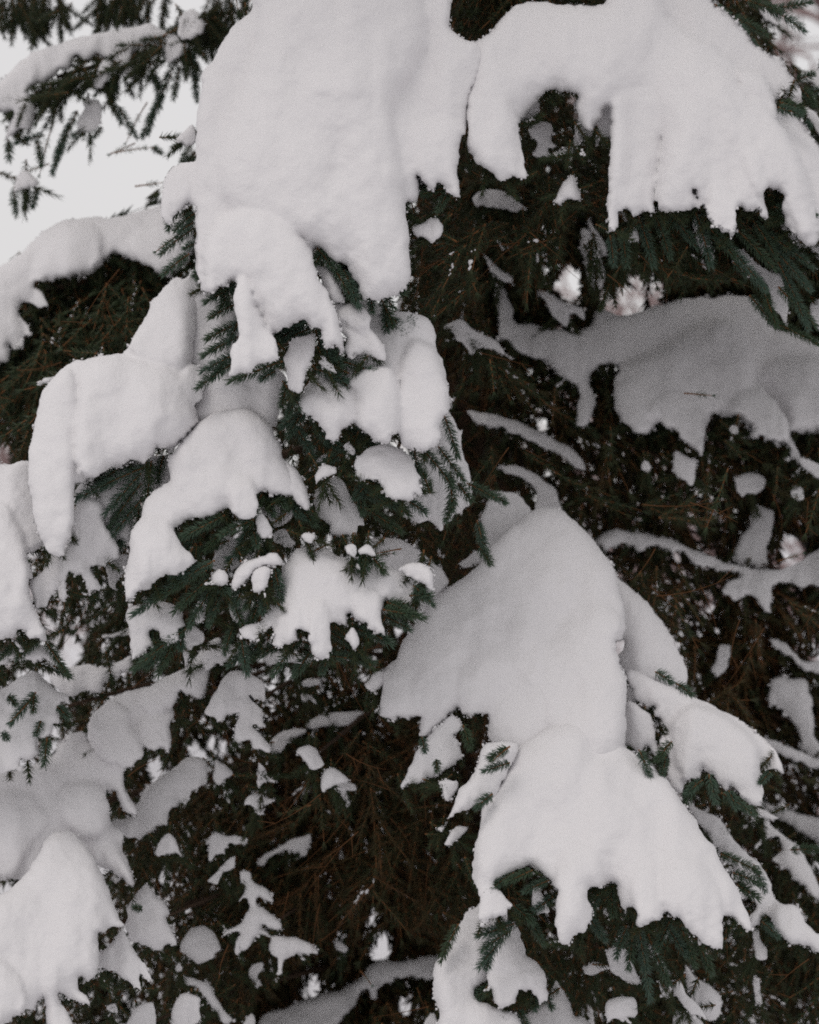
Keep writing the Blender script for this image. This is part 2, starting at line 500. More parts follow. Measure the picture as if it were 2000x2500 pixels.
snow('T', 'ragged tongue of snow under the needled branch below the white dome', 60, 0.3, 44, [
 ([(312,1485),(360,1470),(420,1472),(447,1495),(450,1515),(457,1530),(440,1540),(435,1560),(430,1570),(410,1580),(400,1575),(393,1560),(385,1542),(370,1540),(362,1550),(376,1576),(360,1590),(345,1605),(330,1610),(322,1605),(318,1560),(312,1530)],)], fringe=.9)
snow('M', 'five-fingered snow load drooping over a branch in the middle of the tree', 40, 0.40, 74, [
 ([(726,1341),(749,1336),(775,1335),(801,1338),(819,1354),(848,1365),(868,1380),(891,1386),(920,1384),(941,1386),(970,1394),(993,1409),(1014,1429),(1023,1443),(1028,1470),(1032,1500),(1020,1498),(1009,1487),(1000,1484),(975,1475),(952,1475),(941,1461),(932,1478),(929,1495),(936,1538),(935,1546),(912,1538),(897,1529),(868,1514),(860,1500),(852,1495),(845,1503),(845,1529),(833,1523),(801,1514),(796,1508),(799,1520),(807,1546),(807,1593),(790,1610),(781,1607),(761,1596),(757,1578),(752,1543),(735,1538),(720,1543),(726,1567),(703,1572),(674,1578),(667,1570),(672,1538),(665,1532),(636,1549),(633,1561),(607,1565),(590,1555),(588,1538),(607,1522),(633,1520),(648,1508),(651,1493),(665,1464),(674,1452),(680,1429),(688,1400),(690,1380),(700,1374),(709,1357)], 0, 68),
 ([(755,1500),(762,1470),(785,1465),(800,1490),(803,1520),(807,1546),(807,1593),(790,1609),(781,1606),(761,1595),(755,1560)], 22, 26),
 ([(670,1560),(676,1510),(700,1470),(730,1480),(735,1530),(722,1545),(724,1565),(703,1571),(676,1577)], 16, 28),
 ([(868,1505),(862,1460),(890,1430),(925,1450),(928,1490),(935,1538),(934,1545),(912,1537),(897,1528)], 18, 28)], fringe=1.0)
snow('M2', 'little snow cap at the end of the five-fingered load', 10, 0.3, 30, [
 ([(975,1388),(1000,1374),(1029,1375),(1046,1383),(1055,1397),(1059,1417),(1059,1435),(1055,1445),(1043,1432),(1029,1423),(1005,1410)],)], fringe=.8, name='snow_clump')
snow('M3', 'sliver of snow hanging below the five-fingered load', -5, 0.2, 16, [
 ([(842,1560),(850,1545),(862,1530),(872,1545),(878,1570),(870,1585),(862,1587),(855,1570)],)], fringe=.5, name='snow_clump')

def cap(key, label, dep, pts, bulge=18, rough=4.2, fringe=.6, tilt=.25, **kw):
    return snow(key, label, dep, tilt, bulge, [(pts,)], rough=rough, fringe=fringe, name=kw.pop('name', 'snow_clump'), **kw)

cap('c1', 'egg-shaped snow cap at the tip of the twig below the white dome', 20, [(625,1265),(640,1252),(655,1270),(667,1295),(655,1308),(640,1315),(630,1300)])
cap('c1b', 'grey pocket of snow behind the egg-shaped cap under the white dome', 150, [(640,1240),(680,1232),(715,1240),(706,1272),(670,1284),(655,1262)])
cap('c1c', 'shaded scrap of snow above the five-fingered load, beside the egg-shaped cap', 130, [(668,1302),(695,1290),(712,1315),(722,1330),(695,1336),(668,1322)], fringe=.3)
cap('c2', 'flat little button of snow right above the five-fingered load', 10, [(735,1310),(745,1300),(760,1300),(770,1310),(762,1322),(745,1323)], 12)
cap('c3', 'pea-sized snow cap beside its twin above the five-fingered load', 0, [(843,1337),(855,1328),(868,1332),(873,1350),(865,1362),(850,1352)], 14)
cap('c4', 'snow button on twig end between the flag-shaped clump and the five-fingered load', 0, [(875,1345),(890,1328),(905,1333),(918,1350),(910,1358),(890,1352),(880,1356)], 16)
cap('c5', 'round snowball among the needles beside the arched strip of snow', -10, [(515,1405),(530,1390),(550,1395),(560,1410),(552,1428),(530,1430),(518,1420)])
cap('c6', 'arched strip of snow curving over a twig beside the five-fingered load', -5, [(565,1425),(572,1398),(598,1374),(640,1358),(660,1350),(677,1350),(688,1365),(685,1380),(660,1377),(630,1387),(610,1407),(582,1432),(567,1442)], 16)
cap('c7', 'oval snow cap cradled under the arched strip of snow', -18, [(612,1415),(625,1390),(645,1380),(662,1390),(655,1420),(640,1440),(620,1445),(615,1430)])
cap('c8', 'crescent snow cap on the twig above the flag-shaped grey clump', 0, [(770,1162),(780,1140),(795,1133),(810,1138),(820,1150),(800,1165),(785,1172),(772,1185)], 16)
cap('c9', 'tiny snow cap between the wide lumpy slab and the rounded cap', 30, [(838,1090),(850,1080),(865,1095),(865,1110),(850,1105)], 12)
cap('c10', 'shaded snow pocket with a pointed top between the white dome and the arched strip', 150, [(515,1385),(525,1355),(550,1310),(580,1322),(610,1345),(623,1362),(600,1375),(580,1390),(555,1392)], 24)
cap('c11', 'grey tongue of snow below the arched strip, beside the five-fingered load', 60, [(562,1462),(595,1438),(612,1468),(616,1500),(585,1518),(563,1502)], 20)
cap('c12', 'small snow scrap between the trailing skirt of the dome and the round snowball', 60, [(476,1480),(490,1462),(505,1462),(504,1500),(482,1522)], 14)
cap('c13', 'grey rag of snow hanging beside the ragged tongue under the dome', 260, [(450,1545),(470,1528),(497,1545),(492,1570),(472,1578),(462,1602),(455,1622),(448,1600)], 18)

# ---- the slab and columns at the side with the open sky
snow('N', 'long soft snow ridge on a far branch under the open sky', 700, 0.55, 95, [
 ([(-220,760),(-120,690),(0,650),(50,620),(100,570),(150,540),(215,530),(270,531),(330,520),(397,502),(440,520),(470,570),(465,630),(430,662),(400,675),(385,668),(370,655),(330,640),(310,625),(280,618),(255,640),(240,660),(210,675),(180,680),(170,695),(162,672),(120,688),(85,692),(105,720),(120,750),(105,750),(85,745),(60,742),(47,765),(60,785),(72,800),(55,830),(55,855),(35,850),(18,838),(25,875),(0,890),(-220,960)], 0, 85),
 ([(150,560),(210,545),(245,570),(250,620),(235,655),(180,675),(120,680),(80,690),(90,640)], 24, 60),
 ([(315,600),(335,570),(380,550),(440,550),(460,600),(440,650),(400,672),(370,655),(330,636)], 30, 55)], fringe=.8, lean=-0.25)
snow('O', 'broad snow slab beside the white dome, with a tall column down its outer edge', 130, 0.42, 110, [
 ([(477,660),(450,680),(429,676),(414,691),(400,703),(371,740),(356,772),(333,804),(322,833),(306,856),(300,866),(290,862),(249,868),(220,875),(188,880),(154,897),(128,926),(107,955),(93,1000),(85,1030),(75,1072),(71,1125),(72,1200),(90,1290),(107,1330),(130,1354),(151,1351),(157,1333),(175,1304),(181,1260),(183,1191),(203,1180),(220,1165),(249,1159),(255,1142),(275,1139),(290,1142),(304,1128),(328,1128),(357,1132),(359,1112),(377,1116),(376,1096),(409,1093),(412,1110),(426,1096),(452,1064),(487,1032),(478,1000),(450,970),(440,950),(470,900),(480,800)], 0, 105),
 ([(200,1160),(187,1080),(186,980),(200,910),(250,880),(320,872),(400,885),(450,920),(470,990),(480,1030),(450,1062),(409,1093),(376,1096),(357,1130),(304,1128),(275,1139),(249,1159),(220,1165)], 24, 80),
 ([(429,690),(460,680),(490,700),(485,780),(470,860),(440,900),(390,892),(330,870),(320,835),(360,775),(400,710)], 30, 70),
 ([(190,1150),(182,1080),(190,1000),(215,960),(250,1000),(262,1080),(256,1140),(240,1160),(215,1164)], 44, 34),
 ([(85,1040),(100,985),(130,930),(165,905),(182,930),(184,1010),(180,1100),(180,1200),(175,1300),(156,1332),(150,1350),(130,1353),(108,1330),(92,1290),(75,1190),(73,1100)], 34, 55),
 ([(432,930),(450,895),(480,890),(500,920),(495,975),(470,990),(445,965)], 34, 36)], fringe=.8)
snow('Pm', 'thick snow column at the edge of the tree, next to the small dark triangular hole', 90, 0.40, 90, [
 ([(-200,1150),(0,1133),(23,1133),(71,1125),(92,1180),(102,1240),(109,1290),(107,1325),(85,1345),(67,1347),(72,1374),(81,1409),(70,1414),(67,1432),(75,1464),(84,1493),(93,1500),(101,1517),(113,1538),(114,1561),(96,1561),(84,1558),(72,1558),(61,1538),(41,1541),(35,1558),(17,1558),(0,1549),(-200,1580)], 0, 85),
 ([(-60,1260),(0,1220),(50,1290),(66,1345),(70,1420),(75,1464),(93,1505),(110,1545),(96,1559),(72,1556),(60,1537),(41,1541),(17,1557),(-60,1560)], 30, 60)], fringe=1.0)
snow('R', 'shaded sheet of snow showing between needle sprays under the broad slab', 160, 0.3, 46, [
 ([(183,1200),(215,1168),(300,1135),(410,1108),(418,1175),(372,1200),(347,1208),(330,1240),(325,1290),(318,1320),(290,1322),(262,1290),(200,1240)],)], fringe=.3)
snow('Q', 'crumbly patchwork of snow draped over small twigs below the broad slab', 75, 0.15, 40, [
 ([(180,1280),(190,1225),(205,1205),(255,1235),(258,1278),(278,1313),(290,1348),(284,1359),(261,1377),(255,1380),(226,1380),(222,1392),(232,1402),(246,1435),(225,1437),(218,1450),(212,1458),(214,1436),(202,1412),(200,1397),(174,1397),(165,1390),(162,1412),(165,1452),(160,1467),(145,1461),(142,1435),(136,1425),(134,1446),(122,1458),(113,1487),(90,1481),(75,1452),(72,1420),(96,1403),(113,1374),(125,1359),(151,1352),(166,1333)],)], rough=6, fringe=.9)
cap('Q9', 'frosted strip of snow on a bare twig between the crumbly patchwork and the dome', 200, [(262,1385),(285,1365),(312,1358),(308,1385),(290,1410),(280,1432),(268,1425)], 12, rough=5)
snow('P2', 'second layer of snow just under the needles of the thick edge column', 130, 0.3, 30, [
 ([(-60,1600),(30,1590),(60,1575),(100,1572),(125,1590),(137,1618),(110,1612),(95,1610),(85,1625),(75,1610),(50,1615),(30,1612),(-60,1640)],)], fringe=1.0, rough=4.5)
snow('P3', 'loose snow tumbling down past bare sprigs below the thick edge column', 210, 0.4, 60, [
 ([(-160,1690),(0,1680),(30,1665),(60,1648),(85,1640),(110,1660),(140,1690),(165,1700),(170,1720),(150,1718),(140,1725),(145,1760),(130,1775),(125,1800),(105,1800),(98,1790),(92,1800),(95,1830),(70,1862),(50,1842),(45,1870),(20,1882),(0,1888),(-160,1900)], 0, 55),
 ([(84,1655),(110,1665),(140,1690),(165,1702),(150,1716),(140,1728),(144,1760),(128,1775),(124,1798),(105,1798),(90,1740)], 20, 30)], fringe=.6)
snow('LL', 'grey snow ledge on a branch just above the long winding snow arm', 420, 0.5, 50, [
 ([(120,1655),(140,1635),(170,1628),(215,1622),(245,1632),(300,1610),(322,1600),(324,1640),(300,1648),(255,1665),(252,1685),(220,1688),(180,1698),(165,1702),(145,1685)],)], fringe=.5)
snow('LL2', 'thin grey line of snow on the branch above the grey ledge', 620, 0.4, 14, [
 ([(250,1552),(280,1545),(320,1530),(320,1545),(290,1556),(260,1560)],)], name='snow_clump')
snow('Q2', 'lumpy upper half of the winding snow arm, in the shade of the dome', 370, 0.55, 60, [
 ([(540,1560),(520,1610),(508,1640),(497,1700),(472,1697),(440,1690),(422,1720),(424,1745),(412,1775),(418,1795),(412,1835),(390,1822),(365,1835),(345,1812),(352,1848),(330,1865),(305,1880),(285,1890),(240,1840),(212,1800),(215,1770),(232,1740),(262,1712),(300,1692),(350,1680),(400,1655),(450,1632),(480,1600),(510,1565)], 0, 50),
 ([(215,1775),(235,1740),(275,1715),(310,1735),(325,1780),(345,1815),(350,1846),(330,1863),(300,1875),(250,1840)], 22, 46),
 ([(345,1720),(360,1680),(420,1645),(480,1620),(520,1600),(515,1640),(496,1695),(470,1695),(440,1690),(420,1722),(380,1740)], 24, 40),
 ([(335,1770),(350,1745),(390,1730),(422,1745),(412,1775),(416,1795),(410,1832),(390,1820),(365,1832),(345,1808)], 16, 36)], fringe=.6)
snow('Q3', 'long lower half of the winding snow arm with a round lump hanging from it', 320, 0.5, 90, [
 ([(-180,1940),(0,1885),(30,1880),(80,1868),(120,1845),(140,1820),(175,1790),(200,1783),(212,1800),(225,1812),(260,1820),(300,1870),(305,1920),(330,1970),(333,1985),(312,1985),(295,1965),(278,1935),(262,1928),(257,1945),(268,1980),(275,2010),(300,2035),(300,2070),(310,2095),(325,2140),(330,2150),(318,2160),(300,2148),(285,2130),(270,2125),(255,2125),(200,2110),(100,2140),(40,2150),(15,2145),(-180,2180)], 0, 85),
 ([(150,1965),(160,1930),(190,1912),(230,1915),(258,1940),(268,1980),(262,2020),(230,2045),(185,2035),(158,2005)], 44, 60),
 ([(-60,1950),(60,1930),(90,1955),(120,1990),(110,2030),(70,2080),(40,2140),(15,2143),(-60,2140)], 26, 60),
 ([(228,2030),(262,2010),(280,2040),(290,2080),(322,2140),(316,2156),(285,2128),(262,2110)], 20, 34),
 ([(175,1900),(200,1840),(260,1825),(298,1872),(303,1920),(325,1965),(330,1984),(312,1983),(280,1936),(262,1926),(240,1900)], 22, 46),
 ([(-60,1900),(30,1886),(110,1868),(170,1860),(190,1890),(150,1925),(90,1945),(0,1950),(-60,1960)], 18, 60),
 ([(120,1845),(140,1820),(175,1790),(200,1783),(212,1800),(190,1825),(140,1850),(105,1862)], 10, 30)], fringe=.5)
snow('Q4', 'stubby snow arm that slants up to a small bright opening beside the winding arm', 430, 0.5, 60, [
 ([(265,2010),(310,2000),(330,1985),(345,1940),(385,1900),(430,1870),(455,1850),(490,1848),(508,1862),(502,1910),(470,1930),(455,1960),(430,1970),(415,1985),(410,2010),(395,2015),(370,2030),(340,2045),(310,2038),(285,2032)], 0, 55)], fringe=.5)
snow('BL', 'large pyramid of snow in the bottom corner under the winding arm', 110, 0.50, 120, [
 ([(-180,2260),(0,2185),(40,2160),(80,2110),(110,2055),(130,2032),(160,2028),(185,2040),(215,2075),(240,2115),(262,2160),(270,2185),(285,2220),(295,2250),(302,2258),(265,2265),(258,2282),(245,2280),(240,2300),(245,2330),(242,2355),(232,2385),(210,2395),(200,2382),(188,2395),(200,2420),(215,2435),(222,2455),(200,2450),(185,2435),(160,2430),(140,2420),(150,2450),(175,2490),(190,2540),(125,2540),(110,2450),(108,2430),(95,2440),(83,2470),(65,2455),(55,2465),(30,2490),(0,2510),(-180,2560)], 0, 110),
 ([(-120,2330),(0,2340),(50,2385),(64,2430),(56,2462),(30,2488),(-120,2540)], 34, 60)], fringe=.8)
snow('BLb', 'ragged apron of snow at the foot of the big bottom pyramid', 190, 0.4, 40, [
 ([(232,2335),(270,2305),(285,2285),(300,2270),(312,2290),(335,2330),(355,2355),(372,2395),(350,2385),(340,2380),(348,2422),(330,2410),(300,2385),(275,2370),(255,2365),(240,2380),(225,2392),(222,2360)],)], rough=5, fringe=1.0)
snow('BLc', 'shaded snow drape with a sprig across it, beside the big bottom pyramid', 330, 0.4, 46, [
 ([(342,2170),(360,2155),(375,2180),(400,2200),(412,2225),(402,2240),(420,2275),(433,2305),(425,2312),(405,2306),(390,2317),(370,2315),(350,2305),(325,2300),(308,2262),(315,2240),(308,2220),(325,2190)],)], fringe=.9)
snow('BLd', 'smooth grey ball of snow among dark needles near the bottom pyramid', 480, 0.4, 52, [
 ([(440,2300),(470,2267),(500,2260),(525,2285),(537,2315),(520,2335),(490,2352),(470,2345),(445,2325)],)])
cap('BLe', 'snow lump with a fine sprig in front, at the bottom edge next to the pyramid', 300, [(322,2470),(345,2452),(370,2450),(380,2465),(380,2490),(372,2540),(305,2540)], 26)
cap('BLf', 'upright snow lump at the bottom edge, near the slanting snowy stick', 320, [(428,2445),(445,2425),(478,2430),(490,2442),(487,2468),(490,2490),(460,2512),(425,2505),(418,2470)], 30)
cap('BLg', 'long thin slanting stick of snow near the bottom edge', 460, [(448,2385),(475,2390),(510,2402),(530,2440),(550,2468),(568,2490),(552,2502),(530,2472),(512,2450),(500,2430),(482,2412),(455,2405)], 11, rough=4)
cap('BLh', 'tiny snow fleck above the slanting snowy stick', 430, [(428,2362),(436,2350),(443,2360),(443,2374),(432,2374)], 9)
cap('BLi', 'small snow fleck in the dark foliage by the apron of the pyramid', 260, [(262,2455),(280,2450),(288,2465),(278,2475),(266,2470)], 9, rough=4)
cap('BLj', 'frosty scrap of snow beside the shaded drape, above the bottom pyramid', 360, [(385,2065),(400,2038),(422,2040),(435,2068),(445,2095),(425,2085),(405,2092),(382,2088)], 14, rough=5)

# ---- top corner under the open sky
snow('TL', 'blurred snow ridge along the far branch against the open sky', 1150, 0.3, 60, [
 ([(-120,300),(0,200),(40,160),(90,125),(140,110),(170,97),(230,82),(280,72),(330,66),(355,57),(372,57),(385,70),(410,78),(425,88),(415,110),(400,135),(385,115),(365,92),(350,100),(355,115),(332,125),(322,140),(335,160),(330,185),(310,185),(290,165),(280,150),(270,145),(245,145),(240,132),(220,150),(205,150),(190,135),(180,150),(175,165),(150,172),(130,190),(110,205),(80,205),(70,220),(75,235),(85,270),(80,290),(70,310),(40,320),(15,345),(20,310),(35,275),(15,270),(-120,330)],)], fringe=.9)
cap('TL1', 'oval snow drop hanging in the needles of the far branch against the sky', 1120, [(228,210),(235,180),(250,148),(265,146),(278,160),(275,180),(260,200),(250,215),(235,217)], 20)
cap('TL2', 'larger oval snow drop hanging below the far branch against the sky', 1140, [(188,300),(205,270),(220,245),(240,245),(250,260),(248,290),(235,315),(210,322),(192,315)], 26)
cap('TL3', 'tall snow knob at the inner end of the far branch, next to the great mound', 1040, [(435,78),(440,45),(460,22),(480,28),(498,55),(492,85),(460,97),(440,92)], 30)
cap('TL4', 'snow fork below the tall knob on the far branch', 1060, [(408,105),(420,82),(437,92),(445,105),(475,104),(450,125),(430,142),(406,146)], 14)
cap('TL5', 'cone of snow on the hanging tip of the far branch, alone against the sky', 1120, [(33,470),(40,435),(60,415),(80,430),(95,446),(75,455),(50,464)], 26)
cap('TL6', 'pointed grey snow cap on a twig beside the great mound, against the sky', 420, [(430,345),(445,325),(470,305),(478,345),(455,352)], 16)

# ---- the wide load beyond the dark notch
snow('B', 'very wide snow load with many hanging fingers beside the great mound, near the top edge', 215, 0.42, 120, [
 ([(1478,3),(1500,-120),(1560,-260),(1700,-260),(1741,0),(1761,20),(1799,52),(1828,84),(1848,110),(1886,133),(1914,142),(1923,168),(1938,191),(1952,214),(1958,246),(1950,252),(1915,242),(1895,240),(1900,268),(1926,278),(1952,290),(1975,316),(1993,348),(2010,370),(2070,430),(2170,560),(2170,640),(2000,600),(1960,595),(1930,560),(1906,538),(1912,500),(1914,472),(1891,464),(1870,462),(1859,464),(1868,493),(1875,517),(1874,532),(1848,514),(1819,514),(1797,509),(1797,543),(1793,572),(1781,580),(1761,567),(1755,549),(1741,541),(1726,529),(1723,514),(1726,485),(1715,462),(1695,458),(1688,470),(1695,490),(1708,506),(1688,506),(1645,514),(1613,517),(1607,500),(1598,495),(1590,500),(1601,520),(1581,517),(1558,526),(1546,529),(1541,517),(1523,514),(1509,514),(1510,535),(1506,558),(1493,570),(1484,558),(1487,543),(1484,517),(1483,500),(1484,475),(1487,452),(1493,420),(1490,377),(1490,350),(1487,336),(1470,339),(1458,355),(1441,328),(1420,342),(1400,371),(1371,382),(1357,380),(1359,368),(1391,359),(1403,333),(1403,313),(1412,290),(1420,267),(1420,252),(1404,252),(1412,225),(1405,208),(1388,212),(1376,232),(1368,235),(1366,222),(1342,223),(1328,229),(1310,243),(1316,255),(1313,278),(1299,299),(1272,301),(1262,290),(1264,313),(1272,354),(1278,391),(1287,435),(1278,429),(1243,432),(1232,441),(1214,438),(1203,423),(1174,406),(1154,386),(1145,368),(1139,333),(1142,290),(1135,200),(1130,130),(1158,103),(1180,93),(1203,70),(1229,38),(1261,14),(1301,4),(1348,9),(1386,13),(1435,12),(1467,13)], -70, 100),
 ([(1140,290),(1135,200),(1150,120),(1203,72),(1229,40),(1261,16),(1301,6),(1386,15),(1467,15),(1478,5),(1510,-100),(1590,-60),(1625,40),(1680,85),(1750,125),(1790,160),(1815,225),(1700,215),(1640,235),(1560,230),(1480,260),(1440,320),(1410,270),(1412,225),(1372,225),(1342,221),(1310,240),(1290,270),(1262,290),(1200,300)], 0, 95),
 ([(1142,290),(1145,230),(1180,180),(1230,200),(1255,260),(1264,313),(1272,354),(1278,391),(1286,433),(1243,431),(1232,440),(1214,437),(1203,422),(1174,405),(1154,385),(1146,367),(1140,333)], 22, 52),
 ([(1484,557),(1484,470),(1487,400),(1496,300),(1490,210),(1500,130),(1560,90),(1640,110),(1665,200),(1650,290),(1615,345),(1606,420),(1600,470),(1595,495),(1599,518),(1581,516),(1546,528),(1541,516),(1510,514),(1506,556),(1493,569)], 10, 42),
 ([(1612,513),(1604,480),(1606,420),(1618,340),(1600,250),(1600,150),(1680,120),(1770,165),(1830,235),(1895,290),(1950,390),(1985,500),(1995,590),(1960,590),(1930,558),(1912,510),(1912,472),(1870,462),(1862,470),(1868,493),(1875,517),(1874,530),(1848,512),(1797,507),(1797,543),(1791,571),(1781,579),(1755,549),(1723,514),(1726,485),(1715,462),(1690,460),(1706,505),(1645,513)], 16, 80),
 ([(1610,500),(1612,440),(1650,380),(1730,352),(1800,395),(1840,450),(1866,493),(1873,528),(1848,512),(1797,507),(1723,512),(1700,462),(1690,470),(1704,503),(1645,511)], 30, 50),
 ([(1735,470),(1745,440),(1770,438),(1790,460),(1796,507),(1797,543),(1791,571),(1781,579),(1757,555),(1740,540),(1724,518)], 52, 30),
 ([(1640,260),(1670,230),(1705,290),(1735,390),(1745,445),(1705,460),(1680,400),(1655,330)], 44, 26),
 ([(1715,220),(1760,205),(1820,290),(1862,390),(1872,455),(1850,470),(1805,400),(1755,310)], 50, 28),
 ([(1830,245),(1870,262),(1932,375),(1965,480),(1980,565),(1952,575),(1920,480),(1880,380)], 34, 28),
 ([(1200,150),(1300,60),(1420,50),(1460,120),(1400,180),(1320,215),(1240,230)], 14, 60),
 ([(1815,225),(1800,175),(1840,180),(1870,200),(1890,250),(1898,285),(1870,270),(1845,255)], 20, 30)], fringe=0.9, lean=0.05)
snow('B2', 'snow pocket in the dark opening behind the wide load of many fingers', 300, 0.2, 22, [
 ([(1290,312),(1320,300),(1345,303),(1350,320),(1345,345),(1360,355),(1335,360),(1345,378),(1325,385),(1300,378),(1308,360),(1310,345),(1295,335)],)], rough=5, fringe=.5, name='snow_clump')
cap('B3', 'small bell of snow on a twig between the fingers of the wide load', 200, [(1355,494),(1362,470),(1375,445),(1395,428),(1405,430),(1412,460),(1420,490),(1400,488),(1385,490),(1370,497)], 24)
cap('B4', 'loose lump of snow beside the lower end of the great mound, against the dark', 110, [(1008,557),(1030,545),(1050,533),(1070,533),(1082,550),(1080,570),(1070,585),(1057,595),(1045,588),(1030,575),(1015,573)], 32)
cap('B5', 'white tooth of snow in the needles under the wide load, at its inner end', 210, [(1534,590),(1538,560),(1545,543),(1555,560),(1560,588),(1545,592)], 14)
cap('B6', 'blurred grey pad of snow below the hanging finger nearest the dark notch', 600, [(1155,485),(1170,468),(1200,462),(1235,472),(1265,490),(1285,512),(1250,515),(1200,505),(1165,502)], 16)
cap('B7', 'shaded snow under long needles, hanging below the outer end of the wide load', 300, [(1690,545),(1705,545),(1722,580),(1735,615),(1740,640),(1725,622),(1705,605),(1698,580)], 14)
cap('B8', 'pale snow strip seen through the comb of needles under the wide load', 300, [(1790,610),(1815,612),(1845,640),(1880,665),(1905,670),(1915,700),(1925,740),(1925,775),(1918,792),(1905,770),(1885,745),(1875,700),(1850,680),(1815,655)], 24)
cap('B9', 'white snow bank behind needles at the outer rim, below the wide load', 260, [(1905,545),(1940,530),(2010,540),(2100,600),(2100,640),(2000,620),(1980,605),(1945,600),(1920,570)], 34)
cap('B10', 'white snow bank at the outer rim, lower of the two behind the comb of needles', 300, [(1978,745),(2005,730),(2100,740),(2100,830),(2010,805),(1985,790)], 26)
cap('B11', 'snow tufts on dark twigs beyond the sloping edge of the wide load', 620, [(1855,25),(1870,20),(1890,45),(1905,60),(1890,62),(1868,48)], 10, rough=4)
cap('B12', 'frosted twig pad beyond the wide load, just under the bare pinkish shrub', 560, [(1955,185),(1985,172),(2020,175),(2060,200),(2060,240),(2010,230),(1985,205),(1962,200)], 16, rough=4)
cap('B13', 'snowy edge cushion beside the flank of the wide load, above the comb of needles', 520, [(1962,262),(1985,270),(2010,300),(2060,330),(2060,380),(2010,345),(1985,305)], 16, rough=4)

# ---- shaded slab in the hollow
snow('RM', 'big grey snow slab lying in the shade under the wide load of many fingers', 780, 0.65, 100, [
 ([(1217,688),(1226,697),(1249,741),(1255,761),(1252,778),(1261,790),(1290,793),(1333,799),(1371,807),(1400,810),(1435,801),(1443,790),(1452,761),(1470,755),(1500,766),(1514,772),(1558,761),(1616,743),(1674,729),(1732,726),(1828,726),(1862,755),(1891,804),(1952,813),(2000,833),(2160,860),(2160,1040),(2000,1052),(1964,1058),(1935,1058),(1928,1045),(1940,1085),(1953,1115),(1950,1128),(1935,1110),(1920,1090),(1870,1072),(1830,1070),(1835,1060),(1842,1040),(1828,1043),(1801,1023),(1772,1020),(1746,1006),(1732,1023),(1723,1058),(1714,1101),(1703,1107),(1674,1078),(1645,1052),(1610,1032),(1596,1043),(1570,1058),(1552,1055),(1529,1032),(1509,1017),(1506,993),(1500,964),(1506,920),(1515,900),(1500,890),(1475,888),(1443,906),(1440,930),(1446,952),(1452,978),(1443,1017),(1429,1038),(1410,1043),(1407,1029),(1409,1000),(1414,978),(1417,955),(1388,929),(1348,900),(1319,871),(1278,868),(1255,854),(1246,833),(1220,828),(1222,790),(1215,750),(1208,710)], 0, 90),
 ([(1500,990),(1500,930),(1520,895),(1600,860),(1690,800),(1745,780),(1780,785),(1815,830),(1836,890),(1840,925),(1870,960),(1900,1010),(1925,1040),(1920,1085),(1870,1070),(1830,1066),(1842,1040),(1800,1020),(1746,1004),(1730,1020),(1712,1100),(1700,1103),(1645,1050),(1610,1030),(1570,1056),(1552,1053),(1510,1015)], 40, 60),
 ([(1735,800),(1765,778),(1800,800),(1830,860),(1840,920),(1835,980),(1800,990),(1770,960),(1745,900)], 62, 44),
 ([(1585,1000),(1610,960),(1660,950),(1700,980),(1720,1030),(1712,1095),(1690,1090),(1645,1050),(1610,1030)], 66, 40),
 ([(1780,1000),(1800,960),(1850,950),(1890,985),(1920,1040),(1918,1080),(1870,1070),(1835,1062),(1842,1040)], 72, 38),
 ([(1865,920),(1880,880),(1940,870),(2040,880),(2160,900),(2160,1030),(2000,1046),(1935,1050),(1925,1010),(1905,960)], 34, 60),
 ([(1505,990),(1505,945),(1535,925),(1570,940),(1575,1010),(1590,1040),(1568,1056),(1550,1052),(1512,1015)], 60, 44)], fringe=.9)
cap('RM2', 'shaded fan of snow behind a comb of needles under the big grey slab', 690, [(1650,1100),(1670,1112),(1700,1125),(1697,1155),(1692,1180),(1680,1182),(1655,1165),(1646,1150),(1645,1120)], 22)
cap('RM3', 'dim pad of snow hanging below the big grey slab, close to the outer rim', 760, [(1795,1170),(1820,1155),(1850,1155),(1870,1172),(1862,1195),(1845,1205),(1825,1205),(1812,1215),(1802,1192)], 22)
cap('RM4', 'bright little snow cone on a drooping twig tip near the outer rim', 640, [(1930,1202),(1942,1185),(1955,1182),(1962,1200),(1963,1218),(1950,1222),(1935,1212)], 14)
cap('RM5', 'snow button on a lone twig below the inner end of the big grey slab', 660, [(1565,1135),(1573,1122),(1583,1128),(1588,1142),(1578,1150),(1568,1146)], 12)
cap('RM6', 'snow pearl in the dark gap between the two lobes of the big grey slab', 640, [(1780,1048),(1790,1038),(1802,1045),(1800,1058),(1788,1060)], 10)
cap('RM7', 'snowy twig running out to the rim below the big grey slab', 640, [(1950,1120),(1980,1125),(2010,1140),(2060,1160),(2060,1190),(2005,1170),(1985,1160),(1965,1145)], 14)
cap('RMw', 'grey wedge of snow on the branch fork below the bright opening in the tree', 800, [(1312,708),(1348,720),(1377,738),(1423,752),(1425,781),(1408,766),(1391,770),(1383,799),(1359,778),(1342,758),(1330,732)], 20)
cap('RMl', 'shaded leaf-shaped snow pad in the dark hollow beside the wide lumpy slab', 560, [(1085,800),(1110,783),(1130,778),(1150,800),(1180,817),(1210,830),(1230,855),(1232,868),(1200,852),(1175,847),(1155,862),(1140,850),(1115,830),(1105,815)], 20)
cap('RMu', 'faint grey snow trail winding up from the inner end of the big grey slab', 760, [(1182,622),(1200,635),(1222,660),(1248,675),(1250,690),(1228,688),(1212,672),(1195,648)], 10)
cap('RMs', 'dim upright streak of snow on a shaded branch below the white tooth', 780, [(1420,560),(1440,565),(1465,620),(1476,680),(1460,705),(1440,690),(1430,650),(1418,600)], 16)
